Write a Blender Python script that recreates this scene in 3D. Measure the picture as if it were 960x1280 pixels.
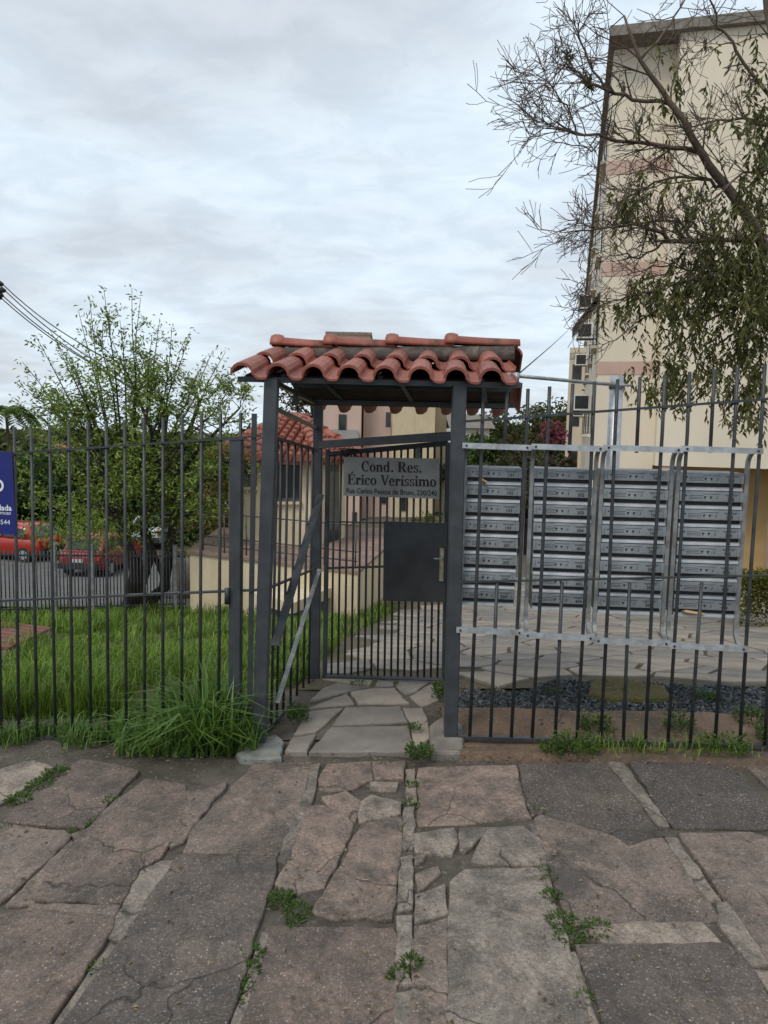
import bpy, math, random
from mathutils import Vector, Matrix, noise
R = math.radians
random.seed(7)
for o in list(bpy.data.objects): bpy.data.objects.remove(o)
SC = bpy.context.scene
COL = SC.collection

# ------------------------------------------------------------------ camera
CAM_H = 1.85
PITCH = math.atan(101 / 924.0)
ROLL = 0.0214
FPX = 924.0
_r0 = Vector((1, 0, 0)); _u0 = Vector((0, math.sin(PITCH), math.cos(PITCH)))
CF = Vector((0, math.cos(PITCH), -math.sin(PITCH)))
CR = _r0 * math.cos(ROLL) + _u0 * math.sin(ROLL)
CU = -_r0 * math.sin(ROLL) + _u0 * math.cos(ROLL)
CP = Vector((0, 0, CAM_H))
cd = bpy.data.cameras.new('camera'); cam = bpy.data.objects.new('camera', cd); COL.objects.link(cam)
cd.sensor_fit = 'VERTICAL'; cd.sensor_height = 36; cd.sensor_width = 27; cd.lens = 26.0
cd.clip_end = 2000; cd.clip_start = 0.05
m3 = Matrix((CR, CU, -CF)).transposed()
cam.matrix_world = Matrix.Translation(CP) @ m3.to_4x4()
SC.camera = cam

# ------------------------------------------------------------------ world and sun
SUN_EL, SUN_AZ = R(52), R(215)          # azimuth clockwise from +Y
w = bpy.data.worlds.new('World'); SC.world = w; w.use_nodes = True
nt = w.node_tree; N = nt.nodes; L = nt.links
for n in list(N): N.remove(n)
wo = N.new('ShaderNodeOutputWorld'); bg = N.new('ShaderNodeBackground'); bg.inputs[1].default_value = 0.10
sky = N.new('ShaderNodeTexSky'); sky.sky_type = 'NISHITA'; sky.sun_disc = False
sky.sun_elevation = SUN_EL; sky.sun_rotation = SUN_AZ; sky.air_density = 1.0; sky.dust_density = 2.0
tc = N.new('ShaderNodeTexCoord'); sep = N.new('ShaderNodeSeparateXYZ'); L.new(tc.outputs['Generated'], sep.inputs[0])
def math_node(op, a, b=None, clamp=False):
    n = N.new('ShaderNodeMath'); n.operation = op; n.use_clamp = clamp
    for i, v in enumerate((a, b)):
        if v is None: continue
        if isinstance(v, (int, float)): n.inputs[i].default_value = v
        else: L.new(v, n.inputs[i])
    return n.outputs[0]
zz = math_node('ADD', math_node('MAXIMUM', sep.outputs[2], 0.0), 0.22)
cx = math_node('DIVIDE', sep.outputs[0], zz); cy = math_node('DIVIDE', sep.outputs[1], zz)
cmb = N.new('ShaderNodeCombineXYZ'); L.new(cx, cmb.inputs[0]); L.new(cy, cmb.inputs[1])
def wnoise(scale, detail, rough, dist=0.0, sx=1.0, sy=1.0, rot=0.0, off=0.0):
    mp = N.new('ShaderNodeMapping'); mp.inputs['Scale'].default_value = (sx, sy, 1); mp.inputs['Rotation'].default_value = (0, 0, rot)
    mp.inputs['Location'].default_value = (off, off * .7, 0)
    L.new(cmb.outputs[0], mp.inputs[0])
    n = N.new('ShaderNodeTexNoise'); n.inputs['Scale'].default_value = scale; n.inputs['Detail'].default_value = detail
    n.inputs['Roughness'].default_value = rough; n.inputs['Distortion'].default_value = dist
    L.new(mp.outputs[0], n.inputs[0]); return n.outputs[0]
def wramp(src, p0, c0, p1, c1):
    r = N.new('ShaderNodeValToRGB'); r.color_ramp.elements[0].position = p0; r.color_ramp.elements[0].color = c0
    r.color_ramp.elements[1].position = p1; r.color_ramp.elements[1].color = c1
    r.color_ramp.interpolation = 'EASE'; L.new(src, r.inputs[0]); return r.outputs[0]
big = wnoise(1.1, 3, .5, .2, 1, 1.3, .4, 3.1)
fine = wnoise(5.0, 7, .62, .35, 1, 1.35, .5, 1.7)
def scale_col(c, k): return (c[0] * k, c[1] * k, c[2] * k, 1)
K = 10.0
cl_big = wramp(big, .36, scale_col((.66, .725, .795), 1), .62, scale_col((.79, .915, 1.02), 1))
cl_fine = wramp(fine, .34, (.90, .905, .915, 1), .66, (1.05, 1.04, 1.025, 1))
mul = N.new('ShaderNodeMix'); mul.data_type = 'RGBA'; mul.blend_type = 'MULTIPLY'; mul.inputs[0].default_value = 1
L.new(cl_big, mul.inputs[6]); L.new(cl_fine, mul.inputs[7])
kk = N.new('ShaderNodeVectorMath'); kk.operation = 'SCALE'; kk.inputs['Scale'].default_value = K; L.new(mul.outputs[2], kk.inputs[0])
mx = N.new('ShaderNodeMix'); mx.data_type = 'RGBA'; mx.inputs[0].default_value = 0.9
L.new(sky.outputs[0], mx.inputs[6]); L.new(kk.outputs[0], mx.inputs[7])
L.new(mx.outputs[2], bg.inputs[0]); L.new(bg.outputs[0], wo.inputs[0])
sd = bpy.data.lights.new('sun', 'SUN'); so = bpy.data.objects.new('sun', sd); COL.objects.link(so)
sd.energy = 1.5; sd.angle = R(20); sd.color = (1, .95, .87)
sdir = Vector((math.sin(SUN_AZ) * math.cos(SUN_EL), math.cos(SUN_AZ) * math.cos(SUN_EL), math.sin(SUN_EL)))
so.rotation_euler = sdir.to_track_quat('Z', 'Y').to_euler(); so.location = (-4, -6, 12)
SC.view_settings.view_transform = 'Standard'; SC.view_settings.look = 'None'
SC.view_settings.exposure = 0.12; SC.view_settings.gamma = 1.0; SC.view_settings.use_curve_mapping = False

# ------------------------------------------------------------------ pixel helpers
def ray(px, py):
    return (CF * FPX + CR * (px - 480) - CU * (py - 640)).normalized()
def PY(px, py, Y):
    d = ray(px, py); return CP + d * (Y / d.y)
def PP(px, py, p0, p1):                 # vertical plane through ground points p0, p1 (x, y)
    n = Vector((-(p1[1] - p0[1]), p1[0] - p0[0], 0)); d = ray(px, py)
    t = (Vector((p0[0], p0[1], 0)) - CP).dot(n) / d.dot(n); return CP + d * t
def sm(a, b, x):
    t = min(1, max(0, (x - a) / (b - a))); return t * t * (3 - 2 * t)
TILT = 0.03
def terr(x, y):
    z = TILT * max(-6, min(6, x))
    if y > 5.2: z -= .18 * (min(y, 14) - 5.2)
    if y > 14:
        s = .15 + (.08 - .15) * sm(-5, 0, x)
        z -= s * (min(y, 26) - 14)
    return z
def PT(px, py, dz=0.0):                 # on the terrain
    d = ray(px, py); t = 1.0
    while t < 120:
        p = CP + d * t
        if p.z <= terr(p.x, p.y) + dz: break
        t += .02 + t * .002
    return p
def PG(px, py):                         # on the sidewalk plane
    d = ray(px, py); n = Vector((-TILT, 0, 1)); return CP + d * (-CP.dot(n) / d.dot(n))

# ------------------------------------------------------------------ mesh builder
class MB:
    def __init__(s): s.v = []; s.f = []; s.sm = []
    def poly(s, pts, smooth=False):
        b = len(s.v); s.v += [tuple(p) for p in pts]; s.f.append(tuple(range(b, b + len(pts)))); s.sm.append(smooth)
    def box(s, lo, hi, M=None):
        x0, y0, z0 = lo; x1, y1, z1 = hi
        c = [Vector(p) for p in ((x0, y0, z0), (x1, y0, z0), (x1, y1, z0), (x0, y1, z0), (x0, y0, z1), (x1, y0, z1), (x1, y1, z1), (x0, y1, z1))]
        if M is not None: c = [M @ p for p in c]
        b = len(s.v); s.v += [tuple(p) for p in c]
        for f in ((0, 3, 2, 1), (4, 5, 6, 7), (0, 1, 5, 4), (1, 2, 6, 5), (2, 3, 7, 6), (3, 0, 4, 7)):
            s.f.append(tuple(b + i for i in f)); s.sm.append(False)
    def bar(s, a, b, w, d, side=None, bev=0.0):
        """rectangular bar from a to b; w along side vector, d along the other"""
        a = Vector(a); b = Vector(b); ax = (b - a)
        ln = ax.length; ax.normalize()
        side = Vector(side) if side is not None else Vector((1, 0, 0))
        if abs(ax.dot(side.normalized())) > .95: side = Vector((0, 0, 1))
        sx = (side - ax * side.dot(ax)).normalized(); sy = ax.cross(sx)
        hw, hd = w / 2, d / 2; c = bev
        if c > 0:
            prof = [(-hw + c, -hd), (hw - c, -hd), (hw, -hd + c), (hw, hd - c), (hw - c, hd), (-hw + c, hd), (-hw, hd - c), (-hw, -hd + c)]
        else: prof = [(-hw, -hd), (hw, -hd), (hw, hd), (-hw, hd)]
        n = len(prof); base = len(s.v)
        for p in (a, b):
            for u, v in prof: s.v.append(tuple(p + sx * u + sy * v))
        for i in range(n):
            j = (i + 1) % n; s.f.append((base + i, base + j, base + n + j, base + n + i)); s.sm.append(False)
        s.f.append(tuple(base + n - 1 - i for i in range(n))); s.f.append(tuple(base + n + i for i in range(n))); s.sm += [False, False]
    def tube(s, path, rad, n=6, cap=True):
        path = [Vector(p) for p in path]
        if isinstance(rad, (int, float)): rad = [rad] * len(path)
        base = len(s.v); prev = None
        for i, p in enumerate(path):
            t = (path[min(i + 1, len(path) - 1)] - path[max(i - 1, 0)])
            if t.length < 1e-9: t = Vector((0, 0, 1))
            t.normalize()
            if prev is None:
                h = Vector((1, 0, 0)) if abs(t.x) < .8 else Vector((0, 1, 0))
                u = (h - t * h.dot(t)).normalized()
            else:
                u = prev - t * prev.dot(t)
                u = u.normalized() if u.length > 1e-6 else Vector((1, 0, 0))
            prev = u; v = t.cross(u)
            for k in range(n):
                a = 2 * math.pi * k / n; s.v.append(tuple(p + (u * math.cos(a) + v * math.sin(a)) * rad[i]))
        for i in range(len(path) - 1):
            for k in range(n):
                j = (k + 1) % n
                s.f.append((base + i * n + k, base + i * n + j, base + (i + 1) * n + j, base + (i + 1) * n + k)); s.sm.append(True)
        if cap:
            e = base + (len(path) - 1) * n
            s.f.append(tuple(base + n - 1 - k for k in range(n))); s.f.append(tuple(e + k for k in range(n))); s.sm += [False, False]
    def leaf(s, p, d, ln, wd, up=None, fold=.25):
        d = d.normalized(); up = up or Vector((random.uniform(-1, 1), random.uniform(-1, 1), random.uniform(.2, 1)))
        sd_ = d.cross(up)
        if sd_.length < 1e-4: sd_ = Vector((1, 0, 0))
        sd_.normalize(); nn = sd_.cross(d)
        mid = p + d * ln * .45
        b = len(s.v)
        s.v += [tuple(p), tuple(mid + sd_ * wd * .5 + nn * wd * fold), tuple(p + d * ln - nn * ln * .08), tuple(mid - sd_ * wd * .5 + nn * wd * fold)]
        s.f += [(b, b + 1, b + 2), (b, b + 2, b + 3)]; s.sm += [False, False]
    def rings(s, loops, close_first=True, close_last=True, smooth=False):
        n = len(loops[0]); base = len(s.v)
        for lp in loops: s.v += [tuple(p) for p in lp]
        for i in range(len(loops) - 1):
            for k in range(n):
                j = (k + 1) % n
                s.f.append((base + i * n + k, base + i * n + j, base + (i + 1) * n + j, base + (i + 1) * n + k)); s.sm.append(smooth)
        if close_first: s.f.append(tuple(base + n - 1 - k for k in range(n))); s.sm.append(False)
        if close_last: s.f.append(tuple(base + (len(loops) - 1) * n + k for k in range(n))); s.sm.append(False)
    def mesh(s, name, mat):
        m = bpy.data.meshes.new(name); m.from_pydata(s.v, [], s.f); m.polygons.foreach_set('use_smooth', s.sm)
        if mat is not None: m.materials.append(mat)
        m.update(); return m
    def build(s, name, mat, parent=None, org=None):
        if org is not None:
            ox, oy, oz = org; s.v = [(x - ox, y - oy, z - oz) for x, y, z in s.v]
        o = bpy.data.objects.new(name, s.mesh(name, mat)); COL.objects.link(o)
        if org is not None: o.location = org
        if parent is not None:
            o.parent = parent
            if org is None:
                o.matrix_parent_inverse = parent_world(parent).inverted()
            else:
                o.matrix_parent_inverse = parent_world(parent).inverted()
        return o
def local_matrix(o):
    return Matrix.LocRotScale(o.location, o.rotation_euler, o.scale)
def parent_world(o):
    m = local_matrix(o)
    if o.parent is not None: m = parent_world(o.parent) @ o.matrix_parent_inverse @ m
    return m
def inst(mesh, name, M, parent=None, color=None):
    o = bpy.data.objects.new(name, mesh); COL.objects.link(o)
    o.matrix_basis = M
    if parent is not None: o.parent = parent; o.matrix_parent_inverse = parent_world(parent).inverted()
    if color: o.color = color
    return o
def empty(name, loc, label, cat, group=None):
    o = bpy.data.objects.new(name, None); COL.objects.link(o); o.location = loc; o.empty_display_size = .1
    return tag(o, label, cat, group)
def tag(o, label, cat, group=None):
    o['label'] = label; o['category'] = cat
    if group: o['group'] = group
    return o
def struct(o, kind='structure', label=None):
    o['kind'] = kind
    if label: o['label'] = label
    return o

# ------------------------------------------------------------------ materials
def new_mat(name):
    m = bpy.data.materials.new(name); m.use_nodes = True; nt = m.node_tree
    b = nt.nodes['Principled BSDF']; return m, nt, b
def tnoise(nt, scale, detail=4, rough=.55, coord='Object', dist=0.0, sc=(1, 1, 1)):
    t = nt.nodes.new('ShaderNodeTexCoord'); n = nt.nodes.new('ShaderNodeTexNoise')
    mp = nt.nodes.new('ShaderNodeMapping'); mp.inputs['Scale'].default_value = sc
    nt.links.new(t.outputs[coord], mp.inputs[0]); nt.links.new(mp.outputs[0], n.inputs[0])
    n.inputs['Scale'].default_value = scale; n.inputs['Detail'].default_value = detail; n.inputs['Roughness'].default_value = rough
    n.inputs['Distortion'].default_value = dist
    return n.outputs[0]
def ramp(nt, src, stops):
    r = nt.nodes.new('ShaderNodeValToRGB'); e = r.color_ramp.elements
    while len(e) < len(stops): e.new(.5)
    for i, (p, c) in enumerate(stops):
        e[i].position = p; e[i].color = (c, c, c, 1) if isinstance(c, (int, float)) else (*c, 1)
    nt.links.new(src, r.inputs[0]); return r.outputs[0]
def mixc(nt, fac, a, b, mode='MIX'):
    n = nt.nodes.new('ShaderNodeMix'); n.data_type = 'RGBA'; n.blend_type = mode
    for idx, v in ((0, fac), (6, a), (7, b)):
        if isinstance(v, (int, float)): n.inputs[idx].default_value = v
        elif isinstance(v, tuple): n.inputs[idx].default_value = (*v, 1)
        else: nt.links.new(v, n.inputs[idx])
    return n.outputs[2]
def bump(nt, b, src, strength, dist):
    bp = nt.nodes.new('ShaderNodeBump'); bp.inputs['Strength'].default_value = strength; bp.inputs['Distance'].default_value = dist
    nt.links.new(src, bp.inputs['Height'])
    prev = b.inputs['Normal']
    if prev.is_linked: nt.links.new(prev.links[0].from_socket, bp.inputs['Normal'])
    nt.links.new(bp.outputs[0], b.inputs['Normal'])
def worn(name, col, col2, scale=6, rough=.6, metal=0.0, lo=.4, hi=.65, bmp=0.0, bscale=60, stain=None, stain_scale=2.0, stain_lo=.55, stain_hi=.7, stretch=(1, 1, 1), rnd=0.0):
    m, nt, b = new_mat(name)
    c = ramp(nt, tnoise(nt, scale, 6, .6, sc=stretch), [(lo, col), (hi, col2)])
    if stain: c = mixc(nt, ramp(nt, tnoise(nt, stain_scale, 6, .65, dist=.5, sc=stretch), [(stain_lo, 0.0), (stain_hi, 1.0)]), c, stain)
    if rnd:
        oi = nt.nodes.new('ShaderNodeObjectInfo'); c = mixc(nt, 1.0, c, ramp(nt, oi.outputs['Random'], [(0, 1 - rnd), (1, 1 + rnd)]), 'MULTIPLY')
    nt.links.new(c, b.inputs['Base Color']); b.inputs['Roughness'].default_value = rough; b.inputs['Metallic'].default_value = metal
    if bmp: bump(nt, b, tnoise(nt, bscale, 5, .6), bmp, .01)
    return m
def leafmat(name, c0, c1, c2, transl=.35, rough=.5):
    m, nt, b = new_mat(name)
    g = nt.nodes.new('ShaderNodeNewGeometry')
    c = ramp(nt, g.outputs['Random Per Island'], [(0, c0), (.5, c1), (1, c2)])
    c = mixc(nt, 1.0, c, ramp(nt, tnoise(nt, 1.6, 3, .5), [(.35, .72), (.65, 1.2)]), 'MULTIPLY')
    nt.links.new(c, b.inputs['Base Color']); b.inputs['Roughness'].default_value = rough; b.inputs['Specular IOR Level'].default_value = .3
    tr = nt.nodes.new('ShaderNodeBsdfTranslucent'); nt.links.new(mixc(nt, 1.0, c, (1.15, 1.2, .6), 'MULTIPLY'), tr.inputs[0])
    ms = nt.nodes.new('ShaderNodeMixShader'); ms.inputs[0].default_value = transl
    out = nt.nodes['Material Output']
    nt.links.new(b.outputs[0], ms.inputs[1]); nt.links.new(tr.outputs[0], ms.inputs[2]); nt.links.new(ms.outputs[0], out.inputs[0])
    return m
MT = {}
MT['post'] = worn('painted_steel', (.032, .037, .042), (.05, .056, .062), 9, .45, .0, bmp=.12, bscale=40, stain=(.04, .035, .032), stain_scale=5, stain_lo=.62, stain_hi=.75)
MT['bar'] = worn('dark_bar_paint', (.024, .026, .028), (.048, .051, .054), 14, .5, .0, bmp=.1, stain=(.07, .04, .028), stain_scale=9, stain_lo=.6, stain_hi=.74)
MT['galv'] = worn('galvanised_steel', (.36, .38, .40), (.50, .52, .54), 22, .42, .45, bmp=.05, stain=(.25, .24, .22), stain_scale=7)
MT['galvdull'] = worn('dull_galvanised', (.22, .225, .225), (.36, .365, .36), 14, .45, .45, bmp=.05, stain=(.16, .15, .13), stain_scale=6)
MT['alu'] = worn('mailbox_aluminium', (.235, .255, .27), (.31, .335, .35), 10, .45, .2, bmp=.03, stain=(.17, .175, .18), stain_scale=5, rnd=.08)
MT['alulip'] = worn('mailbox_lip', (.42, .44, .46), (.54, .56, .58), 10, .4, .3)
MT['inner'] = worn('slot_shade_and_black_parts', (.012, .012, .013), (.028, .03, .032), 8, .7)  # near-black: painted shade of the mail slots, also plain black fittings
MT['ink'] = worn('black_ink', (.012, .012, .012), (.02, .02, .02), 8, .6)
MT['greyink'] = worn('grey_ink', (.06, .063, .066), (.09, .094, .098), 8, .6)
MT['plate'] = worn('lock_plate', (.028, .030, .033), (.05, .053, .057), 5, .42, bmp=.1, bscale=12, stain=(.075, .07, .066), stain_scale=3, stain_lo=.6, stain_hi=.8)
MT['signsteel'] = worn('sign_steel', (.26, .255, .245), (.36, .355, .345), 3, .5, .08, stain=(.22, .205, .19), stain_scale=4)
MT['brass'] = worn('worn_brass', (.35, .27, .14), (.5, .48, .42), 18, .35, .8)
MT['blue'] = worn('blue_board', (.0055, .011, .12), (.008, .016, .16), 4, .4)
MT['white'] = worn('white_print', (.68, .70, .73), (.78, .79, .8), 8, .6)
MT['cream'] = worn('cream_render', (.56, .46, .30), (.66, .555, .375), 2.2, .85, bmp=.15, stain=(.34, .28, .19), stain_scale=1.1, stain_lo=.6, stain_hi=.8, stretch=(1, 1, .35))
MT['creamtower'] = worn('cream_tower_render', (.64, .555, .43), (.72, .63, .495), .35, .85, bmp=.1, stain=(.42, .35, .25), stain_scale=.5, stain_lo=.62, stain_hi=.85, stretch=(1, 1, .25))
MT['pinkband'] = worn('pink_band', (.47, .32, .255), (.53, .37, .30), 1, .85)
MT['pink'] = worn('pink_render', (.56, .40, .33), (.63, .46, .385), .4, .85, stain=(.44, .32, .27), stain_scale=.6, stain_lo=.6, stain_hi=.85, stretch=(1, 1, .3))
MT['ochre'] = worn('ochre_render', (.45, .29, .12), (.52, .35, .155), 1.5, .85)
MT['glass'] = worn('dark_glass', (.02, .024, .026), (.045, .05, .052), 2, .12)
MT['frame'] = worn('window_frame', (.05, .045, .04), (.09, .08, .07), 5, .5)
MT['white_wall'] = worn('white_wall', (.62, .61, .58), (.7, .69, .66), 1, .85)
MT['terrace'] = worn('terrace_tiles', (.20, .13, .10), (.30, .20, .155), 3, .8, bmp=.2)
MT['concrete'] = worn('concrete', (.15, .13, .11), (.24, .21, .18), 7, .9, bmp=.35, bscale=35, stain=(.17, .15, .12), stain_scale=4)
MT['mortar'] = worn('pale_mortar', (.17, .175, .16), (.25, .255, .235), 9, .9, bmp=.4, bscale=30, stain=(.24, .2, .15), stain_scale=6)
MT['asphalt'] = worn('driveway_asphalt', (.10, .095, .09), (.15, .145, .135), 3, .9, bmp=.2)
MT['rust'] = worn('red_oxide_metal', (.14, .045, .032), (.21, .075, .05), 8, .7, bmp=.2)
MT['bark'] = worn('dark_bark', (.022, .017, .013), (.055, .042, .032), 12, .9, bmp=.8, bscale=25, stretch=(1, 1, .3))
MT['bark2'] = worn('grey_brown_bark', (.075, .052, .037), (.15, .11, .08), 9, .9, bmp=.8, bscale=25, stretch=(1, 1, .4))
MT['twig'] = worn('twig_bark', (.035, .024, .018), (.07, .05, .036), 9, .9)
MT['leafA'] = leafmat('fresh_leaves', (.085, .135, .02), (.18, .25, .045), (.31, .38, .11))
MT['leafB'] = leafmat('olive_weeping_leaves', (.045, .05, .014), (.095, .10, .03), (.17, .155, .055), .28)
MT['leafC'] = leafmat('dark_hedge_leaves', (.03, .058, .014), (.058, .10, .024), (.10, .15, .04), .25)
MT['leafD'] = leafmat('dry_golden_leaves', (.11, .085, .03), (.20, .16, .07), (.12, .13, .035), .3)
MT['leafE'] = leafmat('yellow_green_hedge_leaves', (.06, .075, .012), (.20, .17, .02), (.10, .125, .02), .3)
MT['leafF'] = leafmat('hill_tree_leaves', (.04, .056, .016), (.075, .092, .028), (.115, .125, .042), .2)
MT['leafG'] = leafmat('brown_green_tree_leaves', (.05, .042, .022), (.075, .062, .032), (.06, .068, .028), .2)
MT['blossom'] = leafmat('pink_blossom', (.24, .06, .11), (.36, .11, .18), (.2, .09, .09), .3)
MT['grass'] = leafmat('lawn_blades', (.075, .135, .015), (.135, .22, .026), (.21, .30, .055), .3)
MT['tallgrass'] = leafmat('tall_grass_blades', (.05, .11, .018), (.10, .185, .032), (.18, .28, .08), .32)
MT['weed'] = leafmat('weed_leaves', (.035, .07, .012), (.065, .12, .02), (.10, .16, .03), .25)
MT['gravel'] = None
def gravel_mat():
    m, nt, b = new_mat('blue_grey_gravel'); g = nt.nodes.new('ShaderNodeNewGeometry')
    nt.links.new(ramp(nt, g.outputs['Random Per Island'], [(0, (.022, .026, .03)), (.6, (.056, .064, .07)), (1, (.14, .15, .155))]), b.inputs['Base Color'])
    b.inputs['Roughness'].default_value = .8; return m
MT['gravel'] = gravel_mat()
def tile_mat():
    m, nt, b = new_mat('clay_tile')
    c = ramp(nt, tnoise(nt, 9, 5, .6), [(.35, (.22, .062, .04)), (.65, (.33, .105, .068))])
    c = mixc(nt, ramp(nt, tnoise(nt, 5, 7, .7, dist=.4), [(.55, 0.0), (.72, 1.0)]), c, (.085, .036, .028))
    c = mixc(nt, ramp(nt, tnoise(nt, 26, 5, .6), [(.6, 0.0), (.74, .35)]), c, (.36, .2, .15))
    oi = nt.nodes.new('ShaderNodeObjectInfo'); c = mixc(nt, 1.0, c, ramp(nt, oi.outputs['Random'], [(0, .78), (1, 1.15)]), 'MULTIPLY')
    nt.links.new(c, b.inputs['Base Color']); b.inputs['Roughness'].default_value = .55
    bump(nt, b, tnoise(nt, 70, 5, .6), .25, .004); return m
MT['tile'] = tile_mat()
def slab_mat():
    m, nt, b = new_mat('pebbled_slab')
    oi = nt.nodes.new('ShaderNodeObjectInfo')
    tcn = nt.nodes.new('ShaderNodeTexCoord')
    base = mixc(nt, ramp(nt, tnoise(nt, 3.2, 7, .65), [(.35, 0.0), (.68, 1.0)]), oi.outputs['Color'], mixc(nt, 1.0, oi.outputs['Color'], (1.55, 1.48, 1.42), 'MULTIPLY'))
    base = mixc(nt, ramp(nt, tnoise(nt, 2.1, 9, .78, dist=.9), [(.44, 0.0), (.62, .85)]), base, (.052, .043, .038))
    base = mixc(nt, ramp(nt, tnoise(nt, 38, 5, .75), [(.35, .62), (.66, 1.4)]), base, base, 'MIX')
    base = mixc(nt, 1.0, base, ramp(nt, tnoise(nt, 55, 6, .8), [(.3, .55), (.7, 1.5)]), 'MULTIPLY')
    vo = nt.nodes.new('ShaderNodeTexVoronoi'); vo.inputs['Scale'].default_value = 85; vo.inputs['Randomness'].default_value = 1; nt.links.new(tcn.outputs['Object'], vo.inputs[0])
    sepc = nt.nodes.new('ShaderNodeSeparateColor'); nt.links.new(vo.outputs['Color'], sepc.inputs[0])
    peb = mixc(nt, 1.0, ramp(nt, vo.outputs['Distance'], [(.20, 1.0), (.46, 0.0)]), ramp(nt, sepc.outputs[1], [(.35, 0.0), (.9, 1.0)]), 'MULTIPLY')
    pm = mixc(nt, 1.0, peb, ramp(nt, tnoise(nt, 5, 6, .75), [(.30, .1), (.55, 1.0)]), 'MULTIPLY')
    pcol = ramp(nt, sepc.outputs[0], [(0, (.08, .065, .055)), (.5, (.25, .2, .165)), (1, (.46, .39, .33))])
    c = mixc(nt, pm, base, pcol)
    c = mixc(nt, ramp(nt, tnoise(nt, 9, 7, .7), [(.62, 0.0), (.72, .55)]), c, (.36, .33, .29))
    c = mixc(nt, ramp(nt, tnoise(nt, 2.3, 6, .6, dist=1.0), [(.60, 0.0), (.76, .5)]), c, (.115, .10, .045))
    c = mixc(nt, ramp(nt, tnoise(nt, 130, 3, .6), [(.60, 0.0), (.68, .55)]), c, (.38, .33, .28))
    c = mixc(nt, ramp(nt, tnoise(nt, 90, 4, .7), [(.60, 0.0), (.70, .7)]), c, (.045, .036, .03))
    # hairline cracks and dark lichen blotches
    ds = nt.nodes.new('ShaderNodeVectorMath'); ds.operation = 'ADD'; nx = nt.nodes.new('ShaderNodeTexNoise'); nx.inputs['Scale'].default_value = 7; nx.inputs['Detail'].default_value = 6
    ad = nt.nodes.new('ShaderNodeVectorMath'); ad.operation = 'ADD'
    cmbl = nt.nodes.new('ShaderNodeCombineXYZ'); rm = nt.nodes.new('ShaderNodeMath'); rm.operation = 'MULTIPLY'; rm.inputs[1].default_value = 40; nt.links.new(oi.outputs['Random'], rm.inputs[0]); nt.links.new(rm.outputs[0], cmbl.inputs[0]); nt.links.new(rm.outputs[0], cmbl.inputs[1])
    nt.links.new(tcn.outputs['Object'], ad.inputs[0]); nt.links.new(cmbl.outputs[0], ad.inputs[1])
    nt.links.new(tcn.outputs['Object'], nx.inputs[0]); sc_ = nt.nodes.new('ShaderNodeVectorMath'); sc_.operation = 'SCALE'; sc_.inputs['Scale'].default_value = .12; nt.links.new(nx.outputs['Color'], sc_.inputs[0])
    nt.links.new(ad.outputs[0], ds.inputs[0]); nt.links.new(sc_.outputs[0], ds.inputs[1])
    ve = nt.nodes.new('ShaderNodeTexVoronoi'); ve.feature = 'DISTANCE_TO_EDGE'; ve.inputs['Scale'].default_value = 1.25; nt.links.new(ds.outputs[0], ve.inputs[0])
    crk = mixc(nt, 1.0, ramp(nt, ve.outputs['Distance'], [(.0015, 1.0), (.0055, 0.0)]), ramp(nt, tnoise(nt, 1.5, 3, .5), [(.46, 0.0), (.56, .9)]), 'MULTIPLY')
    bl = nt.nodes.new('ShaderNodeTexNoise'); bl.inputs['Scale'].default_value = 2.4; bl.inputs['Detail'].default_value = 10; bl.inputs['Roughness'].default_value = .8; nt.links.new(ad.outputs[0], bl.inputs[0])
    c = mixc(nt, ramp(nt, bl.outputs[0], [(.50, 0.0), (.60, .62)]), c, (.05, .043, .038))
    c = mixc(nt, crk, c, (.02, .016, .012))
    nt.links.new(c, b.inputs['Base Color']); b.inputs['Roughness'].default_value = .85
    bump(nt, b, peb, .5, .004); bump(nt, b, tnoise(nt, 30, 8, .75), .7, .010); bump(nt, b, tnoise(nt, 5, 5, .6), .4, .02); return m
MT['slab'] = slab_mat()
def flag_mat():
    m, nt, b = new_mat('flagstone')
    oi = nt.nodes.new('ShaderNodeObjectInfo')
    c = ramp(nt, tnoise(nt, 2.6, 7, .62), [(.33, (.17, .15, .128)), (.67, (.31, .275, .235))])
    c = mixc(nt, ramp(nt, tnoise(nt, 6, 6, .65, dist=.6), [(.58, 0.0), (.72, .7)]), c, (.15, .125, .105))
    c = mixc(nt, 1.0, c, ramp(nt, oi.outputs['Random'], [(0, (.66, .67, .7)), (1, (1.12, 1.07, 1.0))]), 'MULTIPLY')
    nt.links.new(c, b.inputs['Base Color']); b.inputs['Roughness'].default_value = .8
    bump(nt, b, tnoise(nt, 12, 8, .65), .5, .01); return m
MT['flag'] = flag_mat()
def soil_mat(name, a, b_, c_):
    m, nt, b = new_mat(name)
    c = ramp(nt, tnoise(nt, 3.0, 8, .68), [(.33, a), (.67, b_)])
    c = mixc(nt, ramp(nt, tnoise(nt, 1.8, 7, .7, dist=.5), [(.5, 0.0), (.66, 1.0)]), c, c_)
    c = mixc(nt, ramp(nt, tnoise(nt, 45, 4, .6), [(.58, 0.0), (.7, .5)]), c, (.3, .26, .21))
    nt.links.new(c, b.inputs['Base Color']); b.inputs['Roughness'].default_value = .95
    bump(nt, b, tnoise(nt, 22, 8, .7), .9, .02); return m
MT['joint'] = soil_mat('joint_mortar_and_dirt', (.052, .042, .032), (.135, .112, .09), (.042, .038, .022))
MT['soil'] = soil_mat('yard_soil', (.07, .055, .032), (.12, .095, .06), (.055, .065, .02))
MT['redsoil'] = soil_mat('red_earth', (.10, .064, .042), (.20, .13, .088), (.07, .06, .04))
MT['moss'] = soil_mat('moss', (.075, .055, .015), (.11, .085, .02), (.06, .075, .016))

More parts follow.
